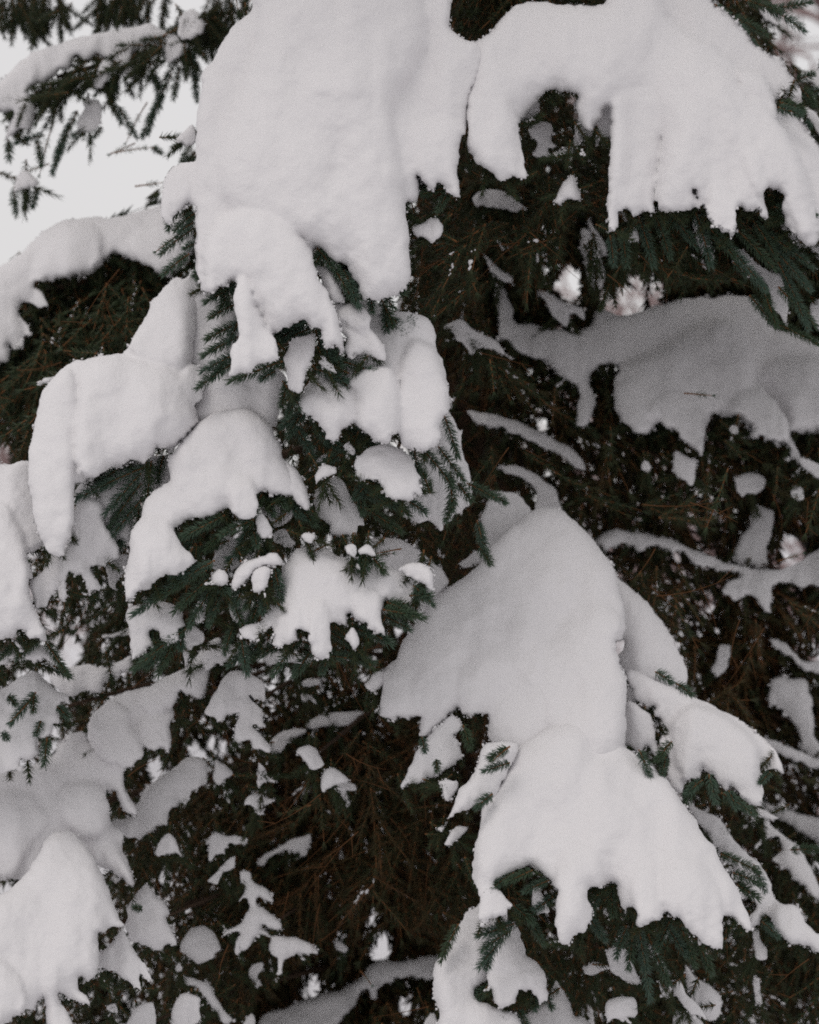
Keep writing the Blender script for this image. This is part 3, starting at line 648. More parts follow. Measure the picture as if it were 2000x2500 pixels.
cap('RMt', 'thin dim streak of snow next to the dim upright streak', 790, [(1436,530),(1455,560),(1480,605),(1478,628),(1462,612),(1445,580)], 12)
cap('AR1', 'upper curved band of grey snow on a branch in the dark hollow', 820, [(1140,1003),(1200,1010),(1260,1028),(1320,1055),(1370,1080),(1402,1100),(1427,1130),(1430,1152),(1400,1140),(1370,1112),(1325,1095),(1300,1078),(1260,1062),(1220,1045),(1170,1033)], 22, tilt=.5)
cap('AR2', 'lower curved band of grey snow ending on the shoulder of the twin-humped mound', 760, [(1218,1142),(1260,1136),(1300,1153),(1330,1175),(1355,1195),(1368,1230),(1372,1246),(1335,1245),(1308,1240),(1312,1205),(1290,1178),(1260,1162),(1230,1152)], 22, tilt=.5)
snow('RB', 'long snow-covered branch crossing the dark hollow to the outer rim', 850, 0.5, 40, [
 ([(1455,1315),(1480,1295),(1520,1293),(1570,1305),(1640,1315),(1700,1345),(1760,1370),(1810,1385),(1850,1388),(1905,1390),(1960,1368),(2010,1335),(2120,1300),(2120,1440),(2010,1435),(1960,1430),(1910,1420),(1888,1432),(1882,1470),(1878,1490),(1860,1480),(1840,1460),(1820,1455),(1795,1470),(1775,1455),(1765,1442),(1780,1420),(1815,1407),(1780,1392),(1740,1387),(1690,1377),(1670,1350),(1630,1342),(1590,1332),(1560,1354),(1545,1332),(1510,1330),(1480,1345),(1455,1332)],)], fringe=.4)
snow('RT', 'dim upright clump of frozen snow standing on the long branch in the hollow', 900, 0.1, 40, [
 ([(1850,1232),(1890,1250),(1885,1290),(1875,1340),(1872,1385),(1800,1380),(1795,1345),(1810,1310),(1830,1290),(1835,1250)],)], rough=5)

# ---- the twin-humped mound
snow('W0', 'small rounded hump peeking over the shoulder of the twin-humped mound', 480, 0.5, 60, [
 ([(1203,1201),(1229,1199),(1252,1200),(1272,1214),(1284,1232),(1297,1250),(1290,1300),(1230,1350),(1170,1380),(1130,1390),(1122,1375),(1150,1352),(1185,1338),(1183,1304),(1177,1287),(1171,1264),(1183,1246),(1191,1232)],)])
snow('W', 'upper part of the twin-humped mound, a broad sloping snow load with hanging lobes', 300, 0.52, 120, [
 ([(1293,1250),(1310,1241),(1333,1238),(1374,1245),(1388,1261),(1417,1287),(1441,1313),(1464,1339),(1484,1368),(1500,1391),(1510,1430),(1525,1500),(1520,1560),(1503,1570),(1509,1593),(1512,1622),(1526,1650),(1529,1680),(1529,1709),(1526,1761),(1526,1790),(1523,1830),(1500,1880),(1300,1880),(1241,1813),(1200,1813),(1194,1793),(1190,1767),(1193,1741),(1162,1746),(1136,1749),(1125,1729),(1116,1729),(1087,1752),(1072,1770),(1049,1793),(1026,1793),(1022,1778),(1026,1752),(1000,1755),(964,1758),(952,1749),(929,1743),(932,1726),(938,1703),(936,1674),(938,1648),(946,1625),(970,1607),(975,1584),(987,1561),(1000,1546),(1035,1490),(1058,1464),(1090,1438),(1113,1423),(1136,1406),(1180,1370),(1200,1330),(1240,1290)], 0, 115),
 ([(929,1743),(936,1674),(938,1648),(970,1607),(1000,1546),(1060,1480),(1130,1440),(1180,1460),(1180,1540),(1130,1620),(1115,1690),(1112,1729),(1087,1750),(1049,1793),(1026,1793),(1026,1752),(964,1758)], 14, 70),
 ([(1116,1690),(1130,1620),(1180,1560),(1240,1580),(1250,1650),(1220,1700),(1193,1741),(1162,1745),(1136,1748),(1120,1725)], 30, 55),
 ([(1194,1790),(1192,1740),(1215,1690),(1255,1680),(1290,1720),(1290,1800),(1245,1830),(1200,1812)], 22, 50),
 ([(1340,1560),(1400,1480),(1470,1460),(1515,1510),(1505,1570),(1512,1622),(1527,1660),(1529,1709),(1526,1790),(1500,1850),(1380,1860),(1330,1760),(1325,1650)], 26, 80)], fringe=.5)
snow('W3', 'steep snow flank behind the twin-humped mound, ending in a pointed corner', 430, 0.5, 70, [
 ([(1484,1360),(1500,1391),(1506,1406),(1535,1435),(1567,1458),(1590,1478),(1601,1500),(1616,1517),(1639,1549),(1651,1575),(1665,1610),(1677,1639),(1679,1665),(1677,1690),(1655,1685),(1620,1672),(1590,1665),(1560,1720),(1535,1720),(1520,1680),(1528,1655),(1516,1630),(1509,1600),(1524,1585),(1522,1562),(1500,1560),(1480,1450)],)], rough=4)
snow('W4', 'feathered tail of snow spreading out from the twin-humped mound over its own branch', 290, 0.50, 80, [
 ([(1530,1640),(1560,1640),(1601,1662),(1639,1674),(1671,1694),(1703,1706),(1726,1714),(1755,1732),(1804,1755),(1833,1775),(1865,1804),(1891,1830),(1903,1857),(1909,1874),(1912,1890),(1883,1880),(1859,1874),(1854,1900),(1851,1912),(1862,1917),(1865,1935),(1859,1955),(1857,1967),(1845,1964),(1825,1961),(1810,1946),(1796,1926),(1784,1914),(1778,1926),(1770,1932),(1758,1914),(1749,1897),(1732,1891),(1714,1880),(1709,1897),(1703,1906),(1677,1903),(1671,1920),(1662,1942),(1645,1925),(1632,1890),(1633,1848),(1613,1828),(1610,1807),(1628,1790),(1630,1772),(1619,1758),(1596,1749),(1599,1729),(1572,1720),(1558,1714),(1549,1700),(1546,1680),(1532,1668)], 0, 70),
 ([(1640,1800),(1650,1750),(1700,1720),(1780,1755),(1840,1810),(1850,1860),(1845,1905),(1860,1950),(1845,1962),(1810,1944),(1784,1912),(1770,1930),(1749,1897),(1714,1878),(1703,1904),(1677,1901),(1655,1870)], 24, 50)], fringe=1.0)
cap('W5', 'small snow drape wedged between the two humps and the feathered tail', 300, [(1530,1712),(1555,1720),(1575,1735),(1590,1749),(1596,1775),(1599,1804),(1607,1825),(1613,1850),(1604,1860),(1596,1845),(1581,1819),(1570,1830),(1558,1844),(1552,1830),(1538,1822),(1526,1819),(1522,1780)], 34)
snow('X', 'lower hump of the twin-humped mound, spreading into long fingers over dark needles', 75, 0.55, 120, [
 ([(1264,1819),(1300,1795),(1348,1772),(1400,1760),(1460,1765),(1510,1795),(1523,1822),(1543,1836),(1572,1862),(1607,1888),(1633,1906),(1645,1923),(1662,1952),(1674,1972),(1697,2000),(1720,2043),(1746,2070),(1758,2107),(1784,2142),(1804,2177),(1813,2203),(1822,2226),(1833,2261),(1828,2272),(1810,2261),(1790,2246),(1767,2241),(1764,2249),(1764,2278),(1767,2304),(1764,2319),(1752,2310),(1732,2310),(1714,2290),(1680,2267),(1671,2249),(1654,2238),(1633,2226),(1618,2218),(1616,2238),(1581,2258),(1567,2265),(1552,2249),(1558,2226),(1543,2214),(1526,2223),(1517,2209),(1512,2188),(1506,2159),(1493,2151),(1475,2162),(1446,2165),(1432,2186),(1438,2206),(1448,2226),(1438,2261),(1429,2272),(1403,2287),(1377,2310),(1365,2299),(1355,2252),(1357,2209),(1362,2174),(1342,2142),(1313,2130),(1299,2116),(1278,2119),(1255,2128),(1229,2145),(1205,2157),(1225,2180),(1248,2205),(1243,2223),(1214,2243),(1174,2258),(1171,2220),(1171,2186),(1159,2159),(1150,2145),(1154,2116),(1159,2067),(1168,2043),(1174,2000),(1177,1964),(1203,1938),(1214,1925),(1241,1877)], 0, 115),
 ([(1357,2209),(1362,2174),(1360,2120),(1380,2060),(1430,2050),(1470,2100),(1475,2160),(1446,2165),(1432,2186),(1438,2206),(1448,2226),(1438,2261),(1429,2272),(1403,2287),(1377,2309),(1365,2298),(1355,2252)], 30, 44),
 ([(1170,2190),(1160,2150),(1165,2060),(1190,1990),(1240,1990),(1290,2050),(1297,2112),(1255,2127),(1205,2155),(1248,2205),(1243,2222),(1174,2257)], 16, 50),
 ([(1618,2218),(1600,2150),(1630,2080),(1690,2080),(1740,2140),(1762,2200),(1764,2278),(1766,2304),(1763,2317),(1732,2308),(1680,2266),(1654,2237)], 24, 56),
 ([(1555,2225),(1540,2180),(1548,2110),(1575,2080),(1605,2110),(1612,2180),(1616,2236),(1581,2256),(1567,2263),(1553,2248)], 28, 34)], fringe=1.1)
snow('Y1', 'speckled snow drape with a dark hole, below the hanging lobes of the twin-humped mound', 200, 0.35, 44, [
 ([(1101,1748),(1116,1755),(1125,1765),(1128,1775),(1110,1790),(1108,1800),(1122,1815),(1128,1845),(1120,1860),(1100,1880),(1080,1885),(1050,1895),(1030,1905),(1005,1920),(980,1930),(990,1890),(1010,1850),(1030,1820),(1050,1795),(1080,1765)],)], rough=5, fringe=1.0)
snow('Y2', 'strip of snow with two dead sprigs lying against the lower hump', 110, 0.35, 44, [
 ([(1200,1812),(1262,1812),(1260,1850),(1235,1890),(1215,1935),(1180,1960),(1150,1970),(1110,1990),(1093,2002),(1110,1960),(1122,1930),(1145,1905),(1165,1870),(1172,1835),(1185,1818)],)], rough=4, fringe=.5)
cap('Y3', 'three-cornered snow scrap between the speckled drape and the strip with sprigs', 130, [(1072,1910),(1090,1904),(1118,1910),(1115,1930),(1100,1950),(1087,1950),(1080,1925)], 16, rough=4)
cap('Y4', 'slanting snow fleck in the dark beside the lower hump', 160, [(1086,2062),(1105,2025),(1125,2016),(1142,2018),(1125,2045),(1105,2060)], 16, rough=4)
cap('Y5', 'pin-head of snow just above the slanting fleck', 170, [(1070,2022),(1080,2014),(1088,2020),(1080,2026)], 7)
cap('Y6', 'grey snow shard beside the lower tip of the hanging lobe of the twin-humped mound', 260, [(888,1672),(905,1655),(918,1640),(938,1640),(942,1668),(925,1680),(905,1688)], 18)

# ---- below the lower hump
snow('Z1', 'tall pale snow drape under the lower hump, its foot cut by the bottom edge', 150, 0.4, 70, [
 ([(1175,2205),(1165,2213),(1140,2225),(1128,2250),(1118,2265),(1105,2290),(1085,2330),(1066,2345),(1059,2370),(1058,2400),(1063,2440),(1072,2475),(1082,2540),(1260,2540),(1262,2480),(1240,2468),(1215,2462),(1190,2450),(1165,2440),(1160,2418),(1190,2395),(1205,2360),(1200,2300),(1215,2262),(1240,2240)],)], fringe=.6)
snow('Z2', 'shaded snow drape with two blunt fingers over a small needle spray, under the lower hump', 120, 0.35, 56, [
 ([(1255,2250),(1268,2275),(1278,2300),(1284,2332),(1310,2350),(1328,2375),(1335,2410),(1340,2435),(1325,2445),(1302,2425),(1295,2418),(1268,2420),(1262,2440),(1240,2455),(1222,2458),(1205,2440),(1202,2415),(1190,2400),(1188,2360),(1190,2310),(1215,2280)],)], fringe=1.0)
snow('Z3', 'low snow bank at the bottom edge under the two blunt fingers', 260, 0.5, 60, [
 ([(1160,2480),(1210,2468),(1262,2478),(1300,2470),(1340,2440),(1358,2395),(1375,2420),(1390,2445),(1400,2478),(1425,2482),(1450,2520),(1450,2560),(1150,2560)],)])
cap('Z4', 'bright snow cap nested in needles right under the lower hump', 20, [(1303,2168),(1325,2183),(1335,2205),(1343,2228),(1325,2226),(1308,2230),(1298,2200)], 20)
cap('Z5', 'dim flat snow pad in the dark needles below the fingers of the lower hump', 330, [(1425,2366),(1448,2348),(1475,2353),(1490,2365),(1462,2375),(1440,2382)], 14, rough=4)
cap('Z6', 'snow showing through a comb of needles under the long fingers', 240, [(1480,2322),(1510,2312),(1535,2325),(1552,2370),(1562,2402),(1535,2402),(1512,2385),(1490,2368)], 24)
cap('Z7', 'block of snow at the bottom edge under the comb of needles', 200, [(1478,2450),(1500,2436),(1530,2432),(1552,2440),(1557,2475),(1540,2487),(1500,2492),(1480,2492)], 26)
cap('Z8', 'snow-dusted twig slanting down under the long fingers', 200, [(1585,2310),(1598,2315),(1618,2345),(1630,2372),(1622,2375),(1605,2352),(1592,2330)], 9, rough=4)
cap('Z9', 'curved snow pad beside the slanting dusted twig', 210, [(1610,2388),(1630,2395),(1642,2415),(1636,2432),(1620,2436),(1612,2415)], 16)
cap('Z10', 'shaded slab of snow below the long fingers, near the bottom edge', 360, [(1672,2355),(1700,2388),(1735,2408),(1760,2435),(1757,2480),(1730,2492),(1700,2470),(1680,2425)], 30)
cap('Z11', 'frosted spray of snow crossing the bottom edge beside the shaded slab', 230, [(1640,2400),(1662,2395),(1680,2430),(1710,2460),(1725,2490),(1700,2480),(1672,2455),(1650,2430)], 12, rough=5)
cap('Z12', 'frosty snow pad on the twigs at the bottom edge', 260, [(1650,2468),(1680,2462),(1700,2480),(1725,2520),(1650,2520),(1642,2490)], 14, rough=5)
snow('AA', 'snow-laden twig running down beside the long fingers to a rounded drape', 330, 0.45, 46, [
 ([(1665,1945),(1690,1968),(1735,1985),(1765,2008),(1792,2050),(1825,2085),(1855,2110),(1880,2150),(1890,2190),(1908,2206),(1945,2210),(1965,2250),(1990,2275),(2010,2290),(2100,2340),(2100,2380),(2010,2330),(1985,2325),(1960,2310),(1930,2300),(1905,2285),(1895,2270),(1893,2248),(1870,2242),(1850,2262),(1835,2272),(1828,2240),(1848,2215),(1830,2180),(1800,2140),(1770,2090),(1735,2050),(1700,2000)], 0, 42),
 ([(1880,2235),(1900,2208),(1945,2212),(1965,2250),(1990,2275),(2010,2290),(2005,2325),(1960,2308),(1930,2298),(1900,2278)], 22, 36)], fringe=1.0)
cap('AA2', 'lumpy hanging drop of snow below the rounded drape by the long fingers', 330, [(1836,2272),(1852,2268),(1858,2300),(1872,2318),(1870,2342),(1845,2342),(1840,2305)], 16, rough=4)
cap('AA3', 'frosted dangling twig below the lumpy hanging drop', 420, [(1838,2388),(1852,2390),(1858,2420),(1860,2445),(1848,2450),(1842,2420)], 11, rough=5)
snow('BB', 'forked snow strip on the branch at the outer rim beyond the long fingers', 640, 0.5, 36, [
 ([(1815,1992),(1845,1990),(1875,1990),(1882,2015),(1905,2030),(1930,2055),(1955,2070),(1975,2110),(1990,2140),(2010,2180),(2090,2260),(2090,2290),(2010,2208),(1985,2190),(1965,2165),(1940,2150),(1925,2130),(1905,2120),(1885,2100),(1900,2085),(1912,2075),(1905,2050),(1890,2040),(1865,2055),(1848,2072),(1845,2065),(1860,2045),(1866,2025),(1838,2012)],)], fringe=.6)
snow('CC', 'dim grey snow curtain in the dark at the outer rim, beyond the feathered tail', 900, 0.2, 46, [
 ([(1885,1660),(1905,1652),(1930,1660),(1965,1655),(1980,1700),(1985,1760),(1990,1800),(2020,1830),(2100,1850),(2100,1900),(2010,1870),(1980,1860),(1960,1830),(1950,1790),(1925,1750),(1900,1725),(1878,1718),(1880,1685)],)])
cap('CC2', 'dim arched snow strip above the grey curtain at the outer rim', 900, [(1880,1560),(1920,1572),(1950,1608),(1975,1618),(2010,1610),(2080,1600),(2080,1650),(2010,1645),(1962,1640),(1930,1602),(1895,1582)], 20)
cap('CC3', 'thin grey snow line along a branch between the feathered tail and the rim', 820, [(1865,1802),(1900,1813),(1950,1833),(2010,1858),(2080,1880),(2080,1900),(2000,1876),(1950,1862),(1905,1842),(1872,1822)], 13)
cap('CC4', 'faint grey patch of snow in the dark behind the pointed flank', 900, [(1755,1575),(1780,1575),(1782,1605),(1770,1635),(1752,1650),(1735,1640),(1750,1608)], 14)
cap('CC5', 'dim snow shelf at the outer rim, above the forked strip', 900, [(1870,1965),(1920,1975),(1965,1990),(2080,2020),(2080,2080),(2010,2060),(1960,2035),(1920,2005),(1880,1988)], 22)
cap('CC6', 'grey snow sliver under the feathered tail', 420, [(1820,1980),(1850,1972),(1880,1985),(1905,2000),(1870,2000),(1840,1998)], 14)

# ---- the dark hollow at the bottom, in the middle
snow('CB1', 'star-shaped frosting of snow over a spruce tip low in the dark hollow', 430, 0.3, 18, [
 ([(585,2128),(610,2128),(617,2150),(637,2160),(657,2175),(667,2200),(642,2197),(632,2188),(624,2205),(642,2215),(682,2245),(687,2267),(660,2267),(645,2258),(637,2267),(662,2281),(690,2285),(720,2286),(747,2300),(772,2315),(775,2327),(745,2327),(722,2328),(707,2338),(692,2348),(687,2372),(678,2377),(678,2342),(663,2332),(655,2310),(662,2292),(645,2284),(627,2288),(612,2308),(595,2318),(574,2327),(576,2295),(588,2278),(565,2278),(543,2288),(553,2273),(588,2255),(603,2230),(610,2212),(598,2192),(583,2202),(600,2172),(590,2155)],)], rough=2.8, fringe=.5)
cap('CB2', 'small hooked snow patch above the star-shaped frosting', 470, [(512,2045),(530,2033),(550,2040),(575,2038),(602,2052),(590,2062),(565,2057),(552,2066),(545,2082),(525,2092),(512,2102)], 15, rough=5)
cap('CB3', 'grey leaf of snow on a branch above the star-shaped frosting', 620, [(630,2105),(650,2085),(680,2070),(710,2050),(740,2042),(760,2038),(755,2068),(748,2088),(715,2102),(735,2085),(690,2080),(660,2096),(640,2112)], 15)
cap('CB4', 'short slanting dash of snow beside the hooked patch', 460, [(508,2150),(530,2128),(553,2100),(575,2090),(572,2115),(545,2132),(530,2152)], 11, rough=5)
cap('CB5', 'grey stub of snow below the star-shaped frosting', 520, [(608,2375),(618,2355),(640,2350),(645,2370),(630,2385),(638,2400),(628,2410),(618,2400)], 13, rough=4)
cap('CB6', 'grey snow nub at the bottom edge in the dark hollow', 480, [(592,2505),(602,2485),(615,2475),(622,2490),(618,2520),(592,2520)], 12)
snow('CB7', 'sagging grey snow branch across the bottom of the dark hollow', 820, 0.5, 50, [
 ([(640,2480),(700,2460),(760,2435),(830,2415),(880,2390),(900,2360),(930,2345),(980,2345),(1030,2335),(1080,2340),(1080,2400),(1010,2380),(960,2395),(935,2400),(922,2420),(920,2440),(905,2438),(900,2410),(880,2420),(870,2450),(830,2490),(800,2540),(640,2540)],)], fringe=.2)
cap('CB8', 'small white lump beside a bright gap low in the dark hollow', 700, [(815,2308),(822,2294),(835,2298),(848,2312),(846,2322),(828,2320)], 12)
cap('CB9', 'snow scrap at the bottom edge next to the tall pale drape', 400, [(1035,2500),(1045,2480),(1060,2472),(1068,2490),(1066,2530),(1030,2530)], 14)
snow('MM1', 'shaded snow rag with a twisted tail, under the needles of the five-fingered load', 330, 0.35, 44, [
 ([(560,1640),(600,1643),(640,1660),(652,1690),(640,1712),(620,1702),(606,1702),(640,1730),(642,1770),(615,1770),(630,1790),(650,1812),(662,1837),(640,1834),(620,1827),(612,1810),(590,1814),(571,1806),(573,1780),(588,1742),(560,1747),(540,1757),(505,1746),(508,1720),(525,1690),(545,1660)], 0, 40)], fringe=.6)
cap('MM2', 'grey snow strip slanting along a branch beneath the shaded rag', 620, [(655,1822),(668,1800),(692,1783),(748,1778),(732,1796),(702,1811),(690,1832),(665,1838)], 18)
cap('MM3', 'dim flat shelf of snow above the two drops in the dark hollow', 680, [(748,1766),(790,1744),(850,1738),(892,1740),(852,1767),(810,1772),(765,1780)], 14)
cap('MM4', 'bean-shaped snow drop in the dark hollow, higher of a pair', 300, [(722,1838),(735,1822),(755,1818),(775,1833),(792,1865),(783,1876),(766,1884),(745,1860)], 26)
cap('MM5', 'kidney-shaped snow drop in the dark hollow, lower of a pair', 300, [(782,1928),(785,1895),(800,1877),(815,1874),(835,1888),(852,1905),(835,1912),(820,1917),(800,1927),(790,1934)], 24)
cap('MM6', 'grey smear of snow behind the lower of the two drops', 420, [(810,1922),(840,1908),(865,1912),(872,1927),(830,1932)], 9)
cap('MM7', 'grey triangle of snow in the foliage below the shaded rag', 440, [(525,1855),(547,1863),(570,1885),(556,1902),(540,1912),(530,1917),(522,1900)], 15, rough=4)
cap('MM8', 'frosted spruce tip with a slim white peak, beneath the twisted tail', 380, [(628,1905),(630,1862),(641,1870),(656,1895),(670,1908),(647,1907),(632,1924)], 13, rough=4.5)
cap('MM9', 'small forked snow patch under the slim white peak', 400, [(598,1962),(605,1945),(620,1938),(640,1938),(652,1948),(668,1955),(642,1966),(646,1987),(630,1991),(618,1966)], 13, rough=5)
cap('MM10', 'shaded snow pad below the round snowball, above the shaded rag', 360, [(492,1602),(520,1580),(560,1573),(582,1590),(562,1615),(530,1622),(500,1642)], 22)
cap('MM11', 'dim snow streak behind the needles under the five-fingered load', 420, [(645,1600),(690,1592),(740,1598),(772,1612),(745,1622),(700,1618),(655,1622)], 14)
cap('MM12', 'dim grey crescent of snow on a thin branch beneath the five-fingered load', 480, [(735,1695),(745,1690),(762,1700),(772,1718),(755,1712),(738,1710)], 9)
cap('MM13', 'grey snow smudge beside the small bright gaps under the five-fingered load', 560, [(735,1665),(752,1655),(775,1658),(785,1668),(760,1675),(742,1676)], 9)

# ------------------------------------------------------------------ twigs: stem, needles, bud (metres, along +X)
def make_twig(L, n, seed, rad=0.0008, nl=0.0165, bend=0.10, two_seg=True, swept=0.0, bare=0.0, lod=False):
    """L length, n needles; returns verts, tris, material index (0 stem, 1 needle)."""
    r = np.random.default_rng(seed)
    m = 3 if lod else 7
    s = np.linspace(0, 1, m)
    by, bz = bend * r.uniform(-1, 1), -bend * r.uniform(0.2, 1.2)
    axis = np.stack([s * L, by * L * s * s, bz * L * s * s], -1)
    v, f = tube(axis, 0.0017 * (1 - 0.55 * s), 3 if lod else 5)
    V, F, MI = [v], [f], [np.zeros(len(f), int)]
    off = len(v)
    u = np.sort(r.uniform(0.02 + bare, 1.0, n))
    u[-9:] = r.uniform(0.97, 1.0, 9)
    ang = np.arange(n) * 2.399963 + r.uniform(-.35, .35, n)
    pos = np.stack([np.interp(u, s, axis[:, i]) for i in range(3)], -1)
    lean = np.radians(np.clip(66 - 36 * u ** 3 + r.normal(0, 9, n), 12, 85))
    ln = nl * (0.78 + 0.3 * r.random(n)) * (0.72 + 0.28 * np.sin(np.clip(u, .05, .95) * math.pi) ** .5)
    side = np.stack([np.zeros(n), np.cos(ang), np.sin(ang)], -1)
    side[:, 2] += swept
    side /= np.linalg.norm(side, axis=1, keepdims=True)
    d = np.cos(lean)[:, None] * np.array([1, 2 * by * 1, 0]) + np.sin(lean)[:, None] * side
    d /= np.linalg.norm(d, axis=1, keepdims=True)
    fwd = np.array([1.0, 0, 0])
    tip = pos + d * ln[:, None] + fwd * (ln * 0.16)[:, None]
    mid = pos + d * (ln * 0.5)[:, None]
    a = np.cross(d, fwd)
    a /= np.linalg.norm(a, axis=1, keepdims=True) + 1e-9
    c = np.cross(d, a)
    R = rad
    if two_seg:
        vs = np.stack([pos + a * R * .7, pos - a * R * .35 + c * R * .6, pos - a * R * .35 - c * R * .6,
                       mid + a * R, mid - a * R * .5 + c * R * .87, mid - a * R * .5 - c * R * .87, tip], 1).reshape(-1, 3)
        t_ = np.array([(0, 1, 4), (0, 4, 3), (1, 2, 5), (1, 5, 4), (2, 0, 3), (2, 3, 5), (3, 4, 6), (4, 5, 6), (5, 3, 6)])
        k = 7
    else:
        vs = np.stack([pos + a * R, pos - a * R * .5 + c * R * .87, pos - a * R * .5 - c * R * .87, tip], 1).reshape(-1, 3)
        t_ = np.array([(0, 1, 3), (1, 2, 3), (2, 0, 3)])
        k = 4
    V.append(vs)
    F.append((t_[None] + (np.arange(n) * k)[:, None, None] + off).reshape(-1, 3))
    MI.append(np.ones(n * len(t_), int))
    return np.concatenate(V), np.concatenate(F), np.concatenate(MI)


LENS = [55, 80, 115, 160, 220]
TWIG = {}
for L in LENS:
    for k in range(3):
        v, f, mi = make_twig(L * MM, int(36 + L * 1.2), 100 + L + k, rad=0.00085, swept=(0.0, 0.25, 0.1)[k])
        TWIG[(L, k)] = mesh_from('twig', v, f, [M_STEM, M_NEEDLE], mi=mi)
    v, f, mi = make_twig(L * MM, int(8 + L * 0.22), 300 + L, rad=0.0007, nl=0.012, bare=0.25)
    TWIG[(L, 'bare')] = mesh_from('twig', v, f, [M_STEM, M_NEEDLE], mi=mi)

# ------------------------------------------------------------------ the spruce: trunk and boughs
TRX, TRD = 1130, 2250          # the trunk stands 1.1 m behind the front of the snow
tree = bpy.data.objects.new('spruce_tree', None)
COL.objects.link(tree)
tb = P(TRX, 1250, TRD)
tree.location = (tb[0], tb[1], 0)
tree['label'] = 'big old spruce with drooping needled boughs bent under heavy snow'
tree['category'] = 'tree'
T0 = np.array([tb[0], tb[1], 0.0])

zz = np.linspace(-0.15, 4.2, 26)
pth = np.stack([0.03 * np.sin(zz * 1.3), 0.02 * np.cos(zz), zz], -1)
v, f = tube(pth, 0.175 - 0.026 * zz, 14)
v = v + 0.008 * fnoise(v[:, 2] * 1.0, np.arctan2(v[:, 1], v[:, 0]) * 0.2, 0.06, 5, 3)[:, None] * (v / (np.linalg.norm(v[:, :2], axis=1, keepdims=True) + .1))
link('trunk', mesh_from('trunk', v, f, [M_BARK]), tree)

BOUGH = {}


def bough(key, x, y, dep, r0=0.016, rise=90):
    """A limb from the trunk to just inside the snow or needles at (x, y, dep)."""
    tx = TRX + (60 if x > TRX else -60)
    a = P(tx, y - rise - 60, TRD)
    e = P(x, y, dep + 30)
    s = np.linspace(0, 1, 14)[:, None]
    sag = np.array([0, 0, 1.0])
    path = a + (e - a) * s + sag * (0.10 * np.sin(s * math.pi) * np.linalg.norm(e - a)) * 0.35
    w = 0.012 * (s * (1 - s) * 4)
    path = path + np.concatenate([w * fnoise(s * 9, s * 0 + x, 1.5, 11, 2), w * 0, w * fnoise(s * 9, s * 0 + y, 1.5, 31, 2)], 1)
    v, f = tube(path, r0 * (1 - 0.72 * s[:, 0]), 7)
    o = link('bough', mesh_from('bough', v - a, f, [M_BARK]), tree, a - T0)
    BOUGH[key] = (o, a, np.array([x, y, dep]))
    return o


for key in ('A', 'C', 'D', 'K', 'V', 'S', 'T', 'M', 'N', 'O', 'Pm', 'Q', 'P3', 'LL', 'Q2', 'Q3', 'Q4', 'BL', 'BLc', 'TL', 'B', 'B8', 'RM', 'RM2',
            'RMl', 'AR1', 'AR2', 'RB', 'W', 'W4', 'X', 'Y1', 'Z1', 'Z2', 'Z6', 'AA', 'BB', 'CC', 'CB1', 'CB7', 'MM1', 'MM2', 'MM4', 'BLe'):
    x, y, d = SNOW_INFO[key]
    big = key in ('A', 'B', 'O', 'S', 'W', 'X', 'RM', 'BL', 'Q3', 'N', 'TL')
    bough(key, x, y + (10 if big else 6), d, 0.017 if big else 0.009)
BK = list(BOUGH)
BP = np.array([BOUGH[k][2] for k in BK])

# ------------------------------------------------------------------ twigs one by one, then the rest
TW = []          # x0,y0,d0, x1,y1,d1, kind, weight


def twig(x0, y0, x1, y1, d, dd=0, kind=None, w=3.0):
    TW.append((x0, y0, d + dd, x1, y1, d, kind, w))


# branch ends hanging in front of the bright opening above the shaded slab
for cx, cy, L_, n in [(1436, 650, 100, 6), (1484, 700, 70, 4), (1530, 650, 100, 4), (1585, 640, 100, 5), (1635, 630, 100, 6), (1660, 610, 100, 6), (1710, 640, 110, 8), (1330, 600, 90, 7), (1290, 610, 90, 8), (1340, 660, 40, 2)]:
    for _ in range(n):
        a = math.radians(rng.normal(88, 16))
        x, y = cx + rng.normal(0, 9), cy - L_ * .5 + rng.normal(0, 22)
        twig(x, y, x + L_ * math.cos(a), y + L_ * math.sin(a) * .9, rng.uniform(420, 620), 20, w=.5)
